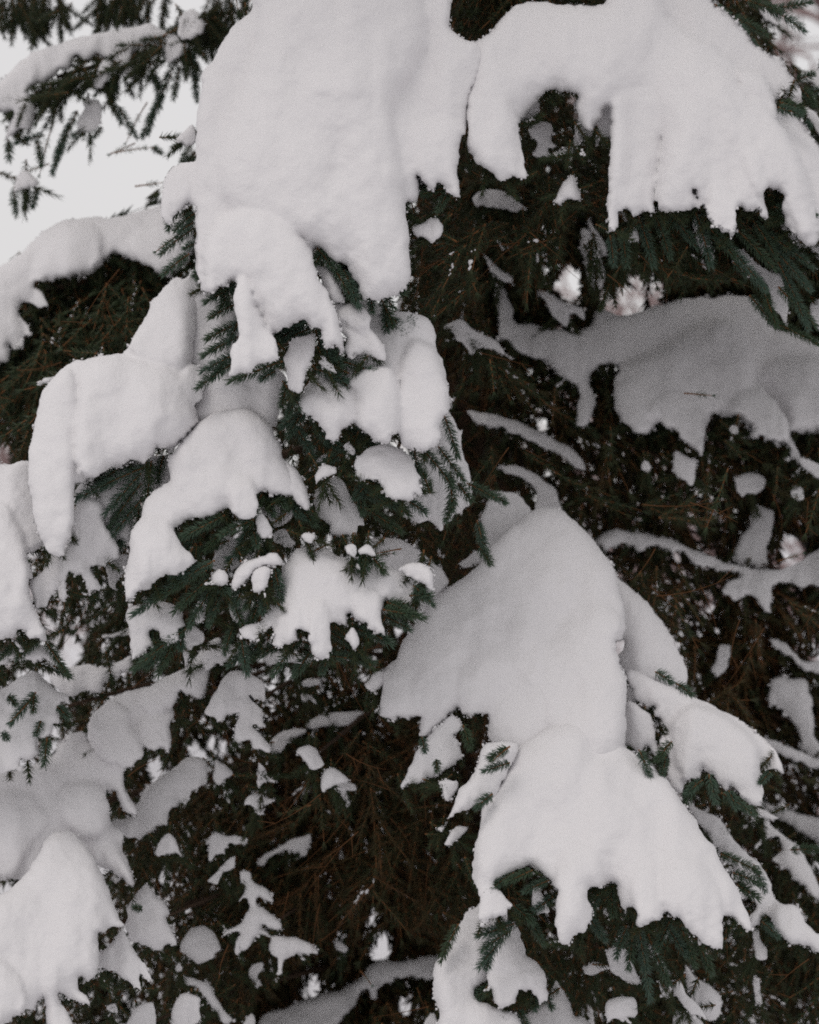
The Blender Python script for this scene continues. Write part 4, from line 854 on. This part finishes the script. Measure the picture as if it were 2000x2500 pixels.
# needle sprays that can be followed one by one in the photograph: base, tip, depth
for a in [
    (690,882,563,928,-45), (672,905,640,925,-40), (575,700,505,732,30), (578,742,512,768,36), (580,790,505,822,38), (582,822,500,862,34),
    (585,860,492,905,30), (575,885,478,938,28), (560,870,520,915,34), (530,655,485,672,10), (568,690,545,745,40), (590,770,560,830,36),
    (775,606,815,650,-30), (800,632,868,728,-38), (840,660,880,742,-34), (790,610,770,640,-20),
    (745,790,684,802,20), (760,800,700,826,10), (770,805,790,868,6), (720,800,672,838,14), (735,795,730,860,24), (690,800,660,860,26), (760,830,690,880,14),
    (790,850,838,890,-20), (800,872,938,906,-22), (780,880,876,958,-26), (770,900,845,925,-18), (830,800,872,812,10), (800,840,862,850,0), (690,930,738,992,-10),
    (732,958,698,1012,20), (745,950,770,985,20), (700,940,690,985,24), (930,728,962,788,70), (958,775,1008,838,66), (1000,770,1012,800,70), (940,750,948,800,76),
    (745,1000,700,1060,70), (760,1010,800,1075,70), (735,1010,690,1035,74), (775,1030,815,1085,72), (720,1040,770,1110,80), (840,1045,905,1085,60), (860,1050,920,1078,64), (790,1075,860,1100,60), (830,1110,790,1128,40),
    (430,500,405,555,90), (470,480,420,530,90), (476,520,425,555,86), (470,560,388,612,86), (478,595,452,602,84), (462,620,398,662,60), (500,640,478,672,10), (470,545,440,560,80),
    (550,1258,428,1318,-20), (620,1268,540,1300,-10), (500,1265,440,1345,30), (575,1262,500,1340,20), (620,1272,575,1345,24), (655,1205,700,1230,30), (640,1205,620,1250,24), (690,1215,740,1262,40), (730,1240,770,1275,50), (640,1215,670,1250,36),
    (640,1310,600,1345,20), (655,1305,650,1350,30), (665,1330,622,1372,30), (560,1320,480,1345,40), (640,1330,560,1360,30),
    (525,1368,318,1482,-45), (500,1385,420,1400,-40), (505,1392,375,1452,-42), (520,1402,425,1490,-20), (530,1420,455,1520,0), (545,1430,500,1520,10), (560,1440,590,1530,10),
    (600,1420,575,1478,-10), (620,1445,600,1480,-12), (655,1445,640,1490,-8), (668,1380,690,1470,-4), (640,1460,600,1540,16),
    (455,1535,322,1622,20), (400,1580,362,1625,26), (440,1545,445,1580,40), (375,1535,385,1580,45), (430,1560,380,1640,40),
    (1010,1430,1060,1472,-16), (1000,1455,1048,1448,-10), (935,1488,1028,1502,-14), (945,1470,1000,1490,0), (940,1505,1000,1530,20),
    (690,1570,610,1605,60), (730,1560,660,1640,20), (740,1565,800,1590,20), (780,1600,905,1606,10), (860,1530,905,1545,10), (800,1540,860,1570,16), (900,1540,955,1570,16), (760,1590,720,1640,24),
    (640,1570,560,1615,70), (800,1600,790,1640,18), (840,1580,900,1620,22), (570,1530,545,1590,30), (590,1560,600,1640,20),
    (880,1180,960,1215,60), (880,1200,980,1240,64), (900,1175,870,1215,50), (870,1180,890,1250,66), (940,1200,1000,1250,70), (1000,1225,1040,1250,40), (890,1240,980,1290,100),
    (890,1340,880,1385,-4), (860,1360,900,1385,0), (900,1350,940,1390,0), (620,1300,630,1330,-8), (515,1425,560,1445,-14),
    (360,1138,184,1206,60), (345,1155,258,1250,60), (345,1180,256,1288,70), (352,1215,266,1302,74), (370,1125,350,1250,80), (400,1112,380,1170,120), (300,1135,240,1180,70), (340,1240,330,1330,90), (280,1295,300,1330,110),
    (88,1690,30,1760,120), (100,1560,40,1600,60), (60,1560,0,1600,60), (20,1560,-40,1620,70), (110,1565,165,1640,70), (130,1625,170,1645,110), (80,1700,85,1735,120), (100,1760,90,1790,130), (115,1800,110,1860,140), (140,1725,170,1750,130), (20,1700,40,1715,110), (5,1790,20,1800,120),
    (1720,545,1800,620,150), (1740,560,1880,700,150), (1800,560,1890,650,150), (1840,540,1900,620,150), (1850,520,1935,540,130), (1870,570,1990,640,150), (1880,600,1985,700,160), (1900,640,1985,800,170), (1900,700,1990,790,170), (1890,505,1990,514,110), (1700,520,1740,640,160),
    (1640,520,1700,600,170), (1600,525,1640,620,180), (1560,530,1600,640,190), (1520,560,1530,640,190), (1660,520,1620,560,160), (1860,700,1900,790,190), (1830,720,1890,790,220), (1870,780,2000,830,260), (1560,540,1520,580,170), (1490,575,1500,640,180), (1790,640,1870,700,180),
    (1745,10,1860,112,420), (1790,40,1870,80,440), (1860,10,1965,62,480), (1900,20,1975,5,480), (1820,0,1900,20,470), (1945,195,1985,182,520), (1955,215,1990,250,520), (1905,250,1960,262,200), (1900,262,1955,278,190), (1965,300,1980,305,420), (1970,230,2010,215,540),
    (1050,1205,1035,1150,70), (1085,1015,1120,1110,90), (1070,1090,1130,1170,96), (1030,1095,1110,1180,90), (1010,1095,1025,1150,96), (1100,1150,1105,1240,100), (1118,1180,1150,1220,120), (1200,1205,1235,1222,180), (1140,1180,1210,1210,170), (1165,1270,1185,1350,160), (1170,1335,1200,1370,150), (1110,1215,1090,1265,110),
    (1255,2130,1190,2170,-30), (1300,2125,1240,2150,-40), (1340,2150,1280,2170,-20), (1350,2190,1310,2220,0), (1255,2255,1172,2282,-10), (1250,2270,1178,2310,0), (1230,2290,1168,2352,10), (1200,2315,1190,2360,14), (1120,2255,1072,2342,90), (1255,2210,1300,2250,0), (1290,2240,1330,2300,10),
    (1560,2265,1590,2440,60), (1530,2260,1500,2330,50), (1545,2275,1540,2360,70), (1590,2300,1630,2400,80), (1620,2250,1680,2330,50), (1660,2260,1700,2350,60), (1700,2290,1740,2370,60), (1640,2240,1600,2310,46), (1430,2230,1480,2290,40), (1460,2180,1440,2230,20), (1490,2170,1500,2230,24),
    (1180,2420,1140,2440,110), (1195,2405,1150,2450,110), (1240,2460,1225,2490,120), (1300,2420,1310,2460,110), (1260,2460,1290,2500,120), (1330,2430,1350,2460,120),
    (1715,1905,1680,1930,120), (1730,1890,1750,1950,110), (1780,1930,1800,1970,110), (1700,1910,1670,1960,130), (1760,1935,1840,1980,130), (1880,1885,1860,1910,140), (1640,1810,1605,1850,150), (1560,1830,1590,1890,110), (1625,1850,1620,1890,140), (1600,1640,1640,1660,100), (1650,1668,1690,1690,110),
    (1240,1825,1200,1850,20), (1245,1862,1185,1880,18), (1203,1938,1165,1965,16), (1065,1855,1070,1880,60), (1030,1800,1040,1830,110), (1130,1770,1150,1820,140),
    (1760,2085,1850,2120,250), (1790,2130,1850,2150,250), (1840,2110,1870,2170,260), (1800,2160,1850,2190,260), (1930,2075,2010,2070,560), (1860,2250,1900,2280,280),
    (345,2220,330,2215,280),
]:
    twig(*a[:5], dd=25, w=6.0)
for a in [(440,570,382,612,80), (480,1200,450,1260,90), (1245,1822,1205,1852,12), (85,1700,25,1762,110), (880,2370,910,2400,650), (300,1290,270,1294,120), (1670,960,1740,965,560), (1900,1370,1960,1350,780), (800,1330,760,1345,30), (980,1340,920,1350,60),
          (270,375,380,350,1100), (330,455,400,445,1000), (360,250,300,340,1120), (330,350,270,375,1120), (120,400,60,420,1120), (130,300,90,420,1120), (1000,480,1020,540,120), (1080,640,1110,650,150), (1060,600,1090,590,150), (900,1360,960,1350,80)]:
    twig(*a, dd=30, kind='bare', w=5.0)

# the far branch against the sky
for _ in range(95):
    t_ = rng.random()
    x, y = 60 + 460 * t_, 245 - 190 * t_ + rng.normal(0, 18)
    if x < 90:
        y += 20
    ang = math.radians(rng.normal(112, 36))
    L = rng.choice([60, 80, 115])
    twig(x, y, x + L * math.cos(ang), y + L * math.sin(ang) * .9, 1130 + rng.normal(0, 60), 20, w=1.3)
for x0, y0, x1, y1 in [(190,270,130,390), (170,300,120,420), (290,260,330,330), (420,180,345,320), (400,230,340,330), (440,160,420,240), (480,150,470,240), (90,340,105,400), (20,340,25,385), (35,455,35,520), (70,460,60,505), (90,460,80,500), (210,315,180,330), (250,310,230,330), (370,360,395,370), (470,350,440,395), (475,380,450,400), (280,200,270,240), (110,330,40,345), (20,280,40,260),
                        (240,170,300,290), (460,110,480,200), (380,175,390,255)]:
    twig(x0, y0, x1, y1, 1130, 15, w=2.0)
# and the boughs that hang into the top edge there
for cx, cy, rx, ry, n in [(60,20,90,45,46), (105,20,25,60,14), (260,25,40,45,24), (300,10,60,30,22), (140,30,12,45,8), (380,0,30,30,8), (540,40,50,50,34), (500,70,40,40,16), (440,60,10,40,6)]:
    for _ in range(n):
        x, y = cx + rng.normal(0, rx * .5), cy + rng.normal(0, ry * .5) - 20
        ang = math.radians(rng.normal(96, 24))
        L = rng.choice([55, 80])
        twig(x, y, x + L * math.cos(ang), y + L * math.sin(ang), 1350 + rng.normal(0, 90), 10, w=.4)

# short needled ends all along the lower rims of the snow
for (x, y, nx, ny, d, key) in FRINGE:
    a0 = math.atan2(ny, nx) + rng.normal(0, .55)
    dx, dy = math.cos(a0), math.sin(a0)
    L = rng.choice([50, 62, 78, 95])
    out = L * rng.uniform(.25, .62)
    dd = rng.uniform(-10, 46)
    TW.append((x - dx * (L - out), y - dy * (L - out), d + dd + 25, x + dx * out, y + dy * out, d + dd - rng.uniform(0, 30), None, 1.6 if d < 250 else .8))

# every small clump lies on a twig of its own
for (x, y, d, size) in SMALL:
    for _ in range(2):
        a = math.radians(rng.normal(84, 36))
        L = min(max(size * rng.uniform(1.0, 1.5), 60), 150)
        dx, dy = math.cos(a), math.sin(a)
        TW.append((x - dx * L * .5, y - dy * L * .4, d + 22, x + dx * L * .5, y + dy * L * .6, d + rng.uniform(-24, 12), None, 1.2))

# ---- the dark inside of the tree: twigs behind the snow, kept out of the openings to the sky
OPEN = [
    [(-400,-400),(150,-400),(150,40),(110,70),(60,110),(0,170),(-400,300)],
    [(-400,-400),(540,-400),(540,140),(480,330),(400,440),(340,515),(200,525),(90,570),(0,650),(-400,800)],
    [(1325,545),(1350,545),(1348,590),(1338,580)], [(1345,700),(1375,660),(1395,640),(1410,680),(1420,745),(1375,730)], [(1310,655),(1335,655),(1330,685)],
    [(1505,690),(1530,720),(1575,745),(1520,765),(1508,760)], [(1540,680),(1572,690),(1570,740),(1545,725)], [(1592,680),(1620,690),(1615,735),(1590,735)], [(1665,670),(1690,690),(1680,700)],
    [(1440,735),(1455,720),(1450,755)], [(1470,715),(1492,720),(1492,752),(1465,750)],
    [(0,1090),(30,1085),(25,1130),(-40,1135)], [(150,1620),(170,1550),(185,1555),(185,1590),(210,1600),(160,1628)], [(240,1600),(262,1575),(268,1600),(255,1618)], [(360,1660),(390,1630),(405,1650),(370,1670)],
    [(362,1880),(372,1850),(395,1845),(405,1875),(385,1900),(370,1895)], [(455,1830),(500,1820),(560,1800),(555,1815),(500,1848),(465,1845)],
    [(893,2262),(908,2222),(922,2218),(918,2262)], [(902,2335),(908,2292),(938,2286),(958,2306),(950,2340)], [(725,2425),(760,2390),(788,2395),(790,2420),(740,2430)], [(960,2450),(995,2430),(1010,2470),(970,2470)],
    [(1905,1310),(1935,1305),(1965,1340),(1940,1385),(1912,1382)], [(1860,-300),(2300,-300),(2300,250),(2010,210),(1960,160),(1900,120)], [(835,2255),(850,2262),(850,2285),(838,2280)],
    [(630,1640),(655,1650),(668,1670),(650,1660)], [(685,1625),(705,1625),(712,1640),(695,1640)], [(1288,1012),(1320,1015),(1345,1030),(1330,1045),(1300,1030)], [(1450,1095),(1462,1098),(1458,1120),(1450,1118)],
]
OPEN = [np.array(o, float) for o in OPEN]


def in_open(x, y):
    x, y = np.asarray(x, float), np.asarray(y, float)
    r = np.zeros(x.shape, bool)
    for o in OPEN:
        ins = np.zeros(x.shape, bool)
        for i in range(len(o)):
            (x0, y0), (x1, y1) = o[i], o[(i + 1) % len(o)]
            if y0 != y1:
                ins ^= ((y0 > y) != (y1 > y)) & (x < (x1 - x0) * (y - y0) / (y1 - y0) + x0)
        r |= ins
    return r


def dm(x, y):
    i = np.clip(((y + 600) / 8).astype(int), 0, DMAP.shape[0] - 1)
    j = np.clip(((x + 600) / 8).astype(int), 0, DMAP.shape[1] - 1)
    return DMAP[i, j]


# spread the snow depth a little, so that inner needles never prick through a rim
DM0 = DMAP.copy()
NS = 2150
sx, sy = rng.uniform(-240, 2240, NS), rng.uniform(-480, 2640, NS)
sa = np.radians(rng.normal(84, 30, NS)) + np.where(sx < 1080, .35, -.35) * rng.uniform(.2, 1.6, NS)
sl = rng.uniform(170, 340, NS)
sd = 300 + 2000 * rng.random(NS) ** 0.75
# extra sprays added under the wide load to darken the slab below
sx[:230], sy[:230], sd[:230] = rng.uniform(1180, 2150, 230), rng.uniform(400, 590, 230), rng.uniform(260, 1000, 230)
sx[230:330], sy[230:330], sd[230:330] = rng.uniform(600, 1150, 100), rng.uniform(1650, 2400, 100), rng.uniform(900, 1900, 100)
sx[330:430], sy[330:430], sd[330:430] = rng.uniform(-40, 420, 100), rng.uniform(480, 900, 100), rng.uniform(900, 1900, 100)
sx[430:480], sy[430:480], sd[430:480] = rng.uniform(1080, 1300, 50), rng.uniform(-220, -60, 50), rng.uniform(500, 1500, 50)
parts_ = []
for i in range(NS):
    k = int(rng.integers(9, 14))
    u = np.linspace(0.05, 1.0, k)
    droop = rng.uniform(.1, .5)
    ax, ay = sx[i] + sl[i] * u * math.cos(sa[i]), sy[i] + sl[i] * (u * math.sin(sa[i]) + droop * u * u * .35)
    ad = sd[i] - rng.uniform(-40, 160) * u
    sgn = np.where(np.arange(k) % 2, 1, -1)
    an = sa[i] + sgn * np.radians(rng.normal(46, 10, k)) * (1 - .75 * u) + (math.pi / 2 - sa[i]) * .25
    ln = (60 + 75 * np.sin(np.clip(u, .15, .9) * math.pi)) * rng.uniform(.75, 1.25, k)
    parts_.append(np.stack([ax, ay, ad, an, ln], 1))
    # the spray's own stem, needled too
    parts_.append(np.stack([ax[::3], ay[::3], ad[::3], np.full(len(ax[::3]), sa[i]), np.full(len(ax[::3]), sl[i] * .36)], 1))
S_ = np.concatenate(parts_)
NF = len(S_)
fx, fy, fd, fa, fl = S_.T.copy()
fl = fl * (1 + .35 * (fd > 1200))
ex, ey = fx + fl * np.cos(fa), fy + fl * np.sin(fa)
keep = np.ones(NF, bool)
hid = np.zeros(NF)
pad = 22
for s in (0, .25, .5, .75, 1.0, 1.14):
    X_, Y_ = fx + (ex - fx) * s, fy + (ey - fy) * s
    for ox, oy in ((0, 0), (pad, 0), (-pad, 0), (0, pad), (0, -pad)):
        m_ = dm(X_ + ox, Y_ + oy)
        fd = np.where((m_ < 1e8) & (fd < m_ + 60), m_ + 60 + 200 * rng.random(NF), fd)
        if ox == oy == 0:
            hid += (m_ < 1e8)
            keep &= ~in_open(X_, Y_)
        elif s in (0, .5, 1.0):
            keep &= ~in_open(X_ + ox * .3, Y_ + oy * .3)
keep &= (hid < 5) | (rng.random(NF) < 0.08)
keep &= fd < 2700
FILL = np.stack([fx, fy, fd, ex, ey, fd - rng.uniform(-60, 60, NF)], 1)[keep]
# the boughs higher up, out of the picture, that shade the ones below
NU = 1350
ux, uy, ud = rng.uniform(-500, 2500, NU), rng.uniform(-1500, -480, NU), rng.uniform(-350, 2300, NU)
ua = np.radians(rng.normal(90, 50, NU))
ul = rng.choice([160., 220.], NU)
FILL = np.concatenate([FILL, np.stack([ux, uy, ud, ux + ul * np.cos(ua), uy + ul * np.sin(ua) * .6, ud - rng.uniform(-20, 160, NU)], 1)])

# the individual twigs: the most telling ones up to the limit; the others join the needle mass
TW.sort(key=lambda q: -q[7] * (1.0 if -40 < q[3] < 2040 and -40 < q[4] < 2540 else .02))
N_IND = 296
ind, rest = TW[:N_IND], TW[N_IND:]


def frame_of(q):
    a, e = P(q[0], q[1], q[2]), P(q[3], q[4], q[5])
    d = Vector(e - a)
    L = d.length
    X = d.normalized()
    Y = Vector((0, 0, 1)).cross(X)
    if Y.length < .08:
        Y = Vector((1, 0, 0)).cross(X)
    Y.normalize()
    Z = X.cross(Y)
    return a, L, Matrix((X, Y, Z)).transposed()


for i, q in enumerate(ind):
    a, L, R = frame_of(q)
    Lp = L / MM
    base = min(LENS, key=lambda l: abs(l - Lp))
    me = TWIG[(base, q[6] if q[6] else i % 3)]
    k = int(np.argmin(((BP - np.array([q[0], q[1], q[2]])) ** 2 * np.array([1, 1, .6])).sum(1)))
    par, org, _ = BOUGH[BK[k]]
    o = link('twig', me, par)
    sc_ = L / (base * MM)
    o.matrix_local = Matrix.Translation(Vector(a - org)) @ R.to_4x4() @ Matrix.Diagonal((sc_, .5 + .5 * sc_, .5 + .5 * sc_, 1))

# everything else as one mass of needles belonging to the tree
LOD = [make_twig(100 * MM, 38, 900 + k, rad=0.0017, nl=0.017, two_seg=False, lod=True) for k in range(4)]
FAR = [make_twig(100 * MM, 24, 920 + k, rad=0.0036, nl=0.019, two_seg=False, lod=True) for k in range(4)]
HI = [make_twig(100 * MM, 110, 950 + k, rad=0.00105, nl=0.0165, two_seg=False, lod=True) for k in range(4)]


def mass(rows, bank, dead):
    V, F, MI, AT = [], [], [], []
    off = 0
    rows = np.asarray(rows, float)
    a = P(rows[:, 0], rows[:, 1], rows[:, 2])
    e = P(rows[:, 3], rows[:, 4], rows[:, 5])
    d = e - a
    L = np.linalg.norm(d, axis=1, keepdims=True)
    X = d / L
    up = np.where(np.abs(X[:, 2:3]) > .97, np.array([[1.0, 0, 0]]), np.array([[0, 0, 1.0]]))
    Y = np.cross(up, X)
    Y /= np.linalg.norm(Y, axis=1, keepdims=True)
    Z = np.cross(X, Y)
    th = rng.uniform(0, 2 * math.pi, (len(a), 1))
    Y, Z = Y * np.cos(th) + Z * np.sin(th), Z * np.cos(th) - Y * np.sin(th)
    for b in range(len(bank)):
        sel = np.arange(b, len(a), len(bank))
        v, f, mi = bank[b]
        if not len(sel):
            continue
        sx = (L[sel, 0] / (100 * MM))[:, None]
        vv = (a[sel][:, None, :] + v[None, :, 0:1] * sx[:, :, None] * X[sel][:, None, :]
              + v[None, :, 1:2] * Y[sel][:, None, :] + v[None, :, 2:3] * Z[sel][:, None, :])
        V.append(vv.reshape(-1, 3))
        F.append((f[None] + (np.arange(len(sel)) * len(v))[:, None, None] + off).reshape(-1, 3))
        MI.append(np.tile(mi, len(sel)))
        AT.append(np.repeat(dead[sel], len(v)))
        off += len(sel) * len(v)
    return np.concatenate(V), np.concatenate(F), np.concatenate(MI), np.concatenate(AT)


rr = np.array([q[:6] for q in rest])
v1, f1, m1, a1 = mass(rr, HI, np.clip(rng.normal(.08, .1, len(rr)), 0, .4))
dead = np.clip(0.12 + 0.55 * (FILL[:, 2] - 300) / 2000 + rng.normal(0, .22, len(FILL))
               + .35 * np.exp(-(((FILL[:, 0] - 850) / 380) ** 2 + ((FILL[:, 1] - 2000) / 420) ** 2))
               - .35 * ((FILL[:, 0] < 520) & (FILL[:, 1] < 1050))
               + .3 * np.exp(-(((FILL[:, 0] - 1780) / 260) ** 2 + ((FILL[:, 1] - 1560) / 260) ** 2)), 0, 1)
near = (FILL[:, 2] < 1000) & (FILL[:, 1] > -200)
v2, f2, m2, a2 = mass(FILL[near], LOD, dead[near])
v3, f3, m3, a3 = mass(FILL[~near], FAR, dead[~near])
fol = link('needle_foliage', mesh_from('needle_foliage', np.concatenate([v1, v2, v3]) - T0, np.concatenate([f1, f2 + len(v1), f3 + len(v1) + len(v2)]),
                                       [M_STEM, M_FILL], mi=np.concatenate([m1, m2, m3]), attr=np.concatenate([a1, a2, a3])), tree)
fol['kind'] = 'stuff'

# thin dead twigs, orange-brown, threading the hollow
V, F, off = [], [], 0
nd = 0
while nd < 80:
    x, y = rng.uniform(-60, 2060), rng.uniform(0, 2560)
    if in_open(np.array([x]), np.array([y]))[0]:
        continue
    m_ = dm(np.array([x]), np.array([y]))[0]
    if m_ < 1e8:
        continue
    d = rng.uniform(180, 700)
    ang = rng.normal(95, 65) * math.pi / 180
    L = rng.uniform(60, 210)
    s = np.linspace(0, 1, 6)
    cv = rng.normal(0, .14)
    xs, ys = x + L * s * np.cos(ang + cv * s), y + L * s * np.sin(ang + cv * s)
    mm = dm(xs, ys)
    if (mm < 1e8).any():
        continue
    nd += 1
    v, f = tube(P(xs, ys, d + 40 * cv * s), 0.0011 * (1 - .75 * s), 4)
    V.append(v); F.append(f + off); off += len(v)
    for _ in range(rng.integers(0, 3)):
        k = rng.integers(1, 5)
        a2_ = ang + rng.choice([-1, 1]) * rng.uniform(.5, 1.1)
        l2 = L * rng.uniform(.2, .45)
        s2 = np.linspace(0, 1, 4)
        v, f = tube(P(xs[k] + l2 * s2 * np.cos(a2_), ys[k] + l2 * s2 * np.sin(a2_), d), 0.0008 * (1 - .5 * s2), 4)
        V.append(v); F.append(f + off); off += len(v)
dt = link('dead_twigs', mesh_from('dead_twigs', np.concatenate(V) - T0, np.concatenate(F), [M_DEAD]), tree)
dt['kind'] = 'stuff'

# flecks of snow caught on the needles inside the tree
V, F, off = [], [], 0
ico = []
n_lat, n_lon = 4, 5
sv = [(0, 0, 1)] + [(math.sin(math.pi * i / n_lat) * math.cos(2 * math.pi * j / n_lon), math.sin(math.pi * i / n_lat) * math.sin(2 * math.pi * j / n_lon), math.cos(math.pi * i / n_lat)) for i in range(1, n_lat) for j in range(n_lon)] + [(0, 0, -1)]
sv = np.array(sv)
sf = [(0, 1 + j, 1 + (j + 1) % n_lon) for j in range(n_lon)]
for i in range(n_lat - 2):
    for j in range(n_lon):
        a, b2, c, d = 1 + i * n_lon + j, 1 + i * n_lon + (j + 1) % n_lon, 1 + (i + 1) * n_lon + (j + 1) % n_lon, 1 + (i + 1) * n_lon + j
        sf += [(a, d, c), (a, c, b2)]
lb = 1 + (n_lat - 2) * n_lon
sf += [(lb + j, len(sv) - 1, lb + (j + 1) % n_lon) for j in range(n_lon)]
sf = np.array(sf)
cand = FILL[(FILL[:, 2] < 1300) & (FILL[:, 0] > -60) & (FILL[:, 0] < 2060) & (FILL[:, 1] > -40) & (FILL[:, 1] < 2540)]
src = np.concatenate([cand[rng.permutation(len(cand))[:520]], rr[rng.permutation(len(rr))[:330]]])
for q in src:
    p0, p1 = P(q[0], q[1], q[2]), P(q[3], q[4], q[5])
    dvec = (p1 - p0) / np.linalg.norm(p1 - p0)
    s0, big = rng.uniform(.15, .7), np.exp(rng.normal(1.05, .45))
    for k in range(rng.integers(2, 7)):
        s = s0 + k * rng.uniform(.05, .11)
        if s > 1:
            break
        x, y = q[0] + (q[3] - q[0]) * s, q[1] + (q[4] - q[1]) * s
        if in_open(np.array([x]), np.array([y]))[0]:
            continue
        r = big * rng.uniform(.5, 1.25) * MM
        c = p0 + (p1 - p0) * s + np.array([rng.normal(0, 3) * MM, -4 * MM, rng.uniform(2, 9) * MM])
        R = sv * (r * np.array([1, 1, .75])) * (1 + .28 * rng.normal(0, 1, (len(sv), 1)))
        R = R + dvec[None] * (sv @ dvec)[:, None] * r * rng.uniform(.2, 1.6)
        V.append(R + c); F.append(sf + off); off += len(sv)
fl_ = link('snow_dusting', mesh_from('snow_dusting', np.concatenate(V), np.concatenate(F), [M_SNOW]))
fl_['kind'] = 'stuff'

# ------------------------------------------------------------------ what stands beyond the tree
def bare_shrub(name, label, x, y, h, n, seed, spread=.35, cat='bare tree'):
    r = np.random.default_rng(seed)
    root = bpy.data.objects.new(name, None)
    COL.objects.link(root)
    root.location = (x, y, 0)
    root['label'] = label
    root['category'] = cat
    root['group'] = 'bare frosted trees beyond the spruce'
    s = np.linspace(0, 1, 8)
    path = np.stack([.03 * h * np.sin(s * 3), .02 * h * np.cos(s * 2), s * h * .92], -1)
    v, f = tube(path, h * .014 * (1 - .8 * s), 7)
    link('trunk', mesh_from('trunk', v, f, [M_SHRUB]), root)
    V, F, off = [], [], 0

    def grow(p, d, L, rad, lev):
        nonlocal off
        k = 5
        s_ = np.linspace(0, 1, k)
        cv = r.normal(0, .25, 3)
        pts = p + np.outer(s_ * L, d) + np.outer(s_ ** 2 * L, cv)
        v, f = tube(pts, rad * (1 - .6 * s_), 3)
        V.append(v); F.append(f + off); off += len(v)
        if lev:
            for _ in range(r.integers(4, 8)):
                t_ = r.uniform(.25, 1)
                q = p + d * L * t_ + cv * t_ * t_ * L
                nd_ = d + r.normal(0, .55, 3)
                nd_ /= np.linalg.norm(nd_)
                grow(q, nd_, L * r.uniform(.35, .6), rad * .55, lev - 1)

    for _ in range(n):
        t_ = r.uniform(.15, .95)
        az = r.uniform(0, 2 * math.pi)
        d = np.array([math.cos(az), math.sin(az), r.uniform(.3, 1.2)])
        d /= np.linalg.norm(d)
        grow(np.array([np.interp(t_, s, path[:, i]) for i in range(3)]), d, h * spread * (1.15 - t_ * .8), h * .005, 2)
    c = link('crown', mesh_from('crown', np.concatenate(V), np.concatenate(F), [M_SHRUB]), root)
    return root


bare_shrub('bare_tree', 'pinkish bare tree with frosted branches beyond the outer rim of the wide snow load', 2.55, 10.5, 6.6, 84, 21)
bare_shrub('bare_tree', 'bare tree glimpsed at the side between the far snow ridge and the broad slab', -3.0, 12.5, 3.6, 50, 23)

print('TRIS', sum(len(o.data.loops) - 2 * len(o.data.polygons) for o in scene.objects if o.type == 'MESH'), 'FILL', len(FILL), 'TW', len(TW))
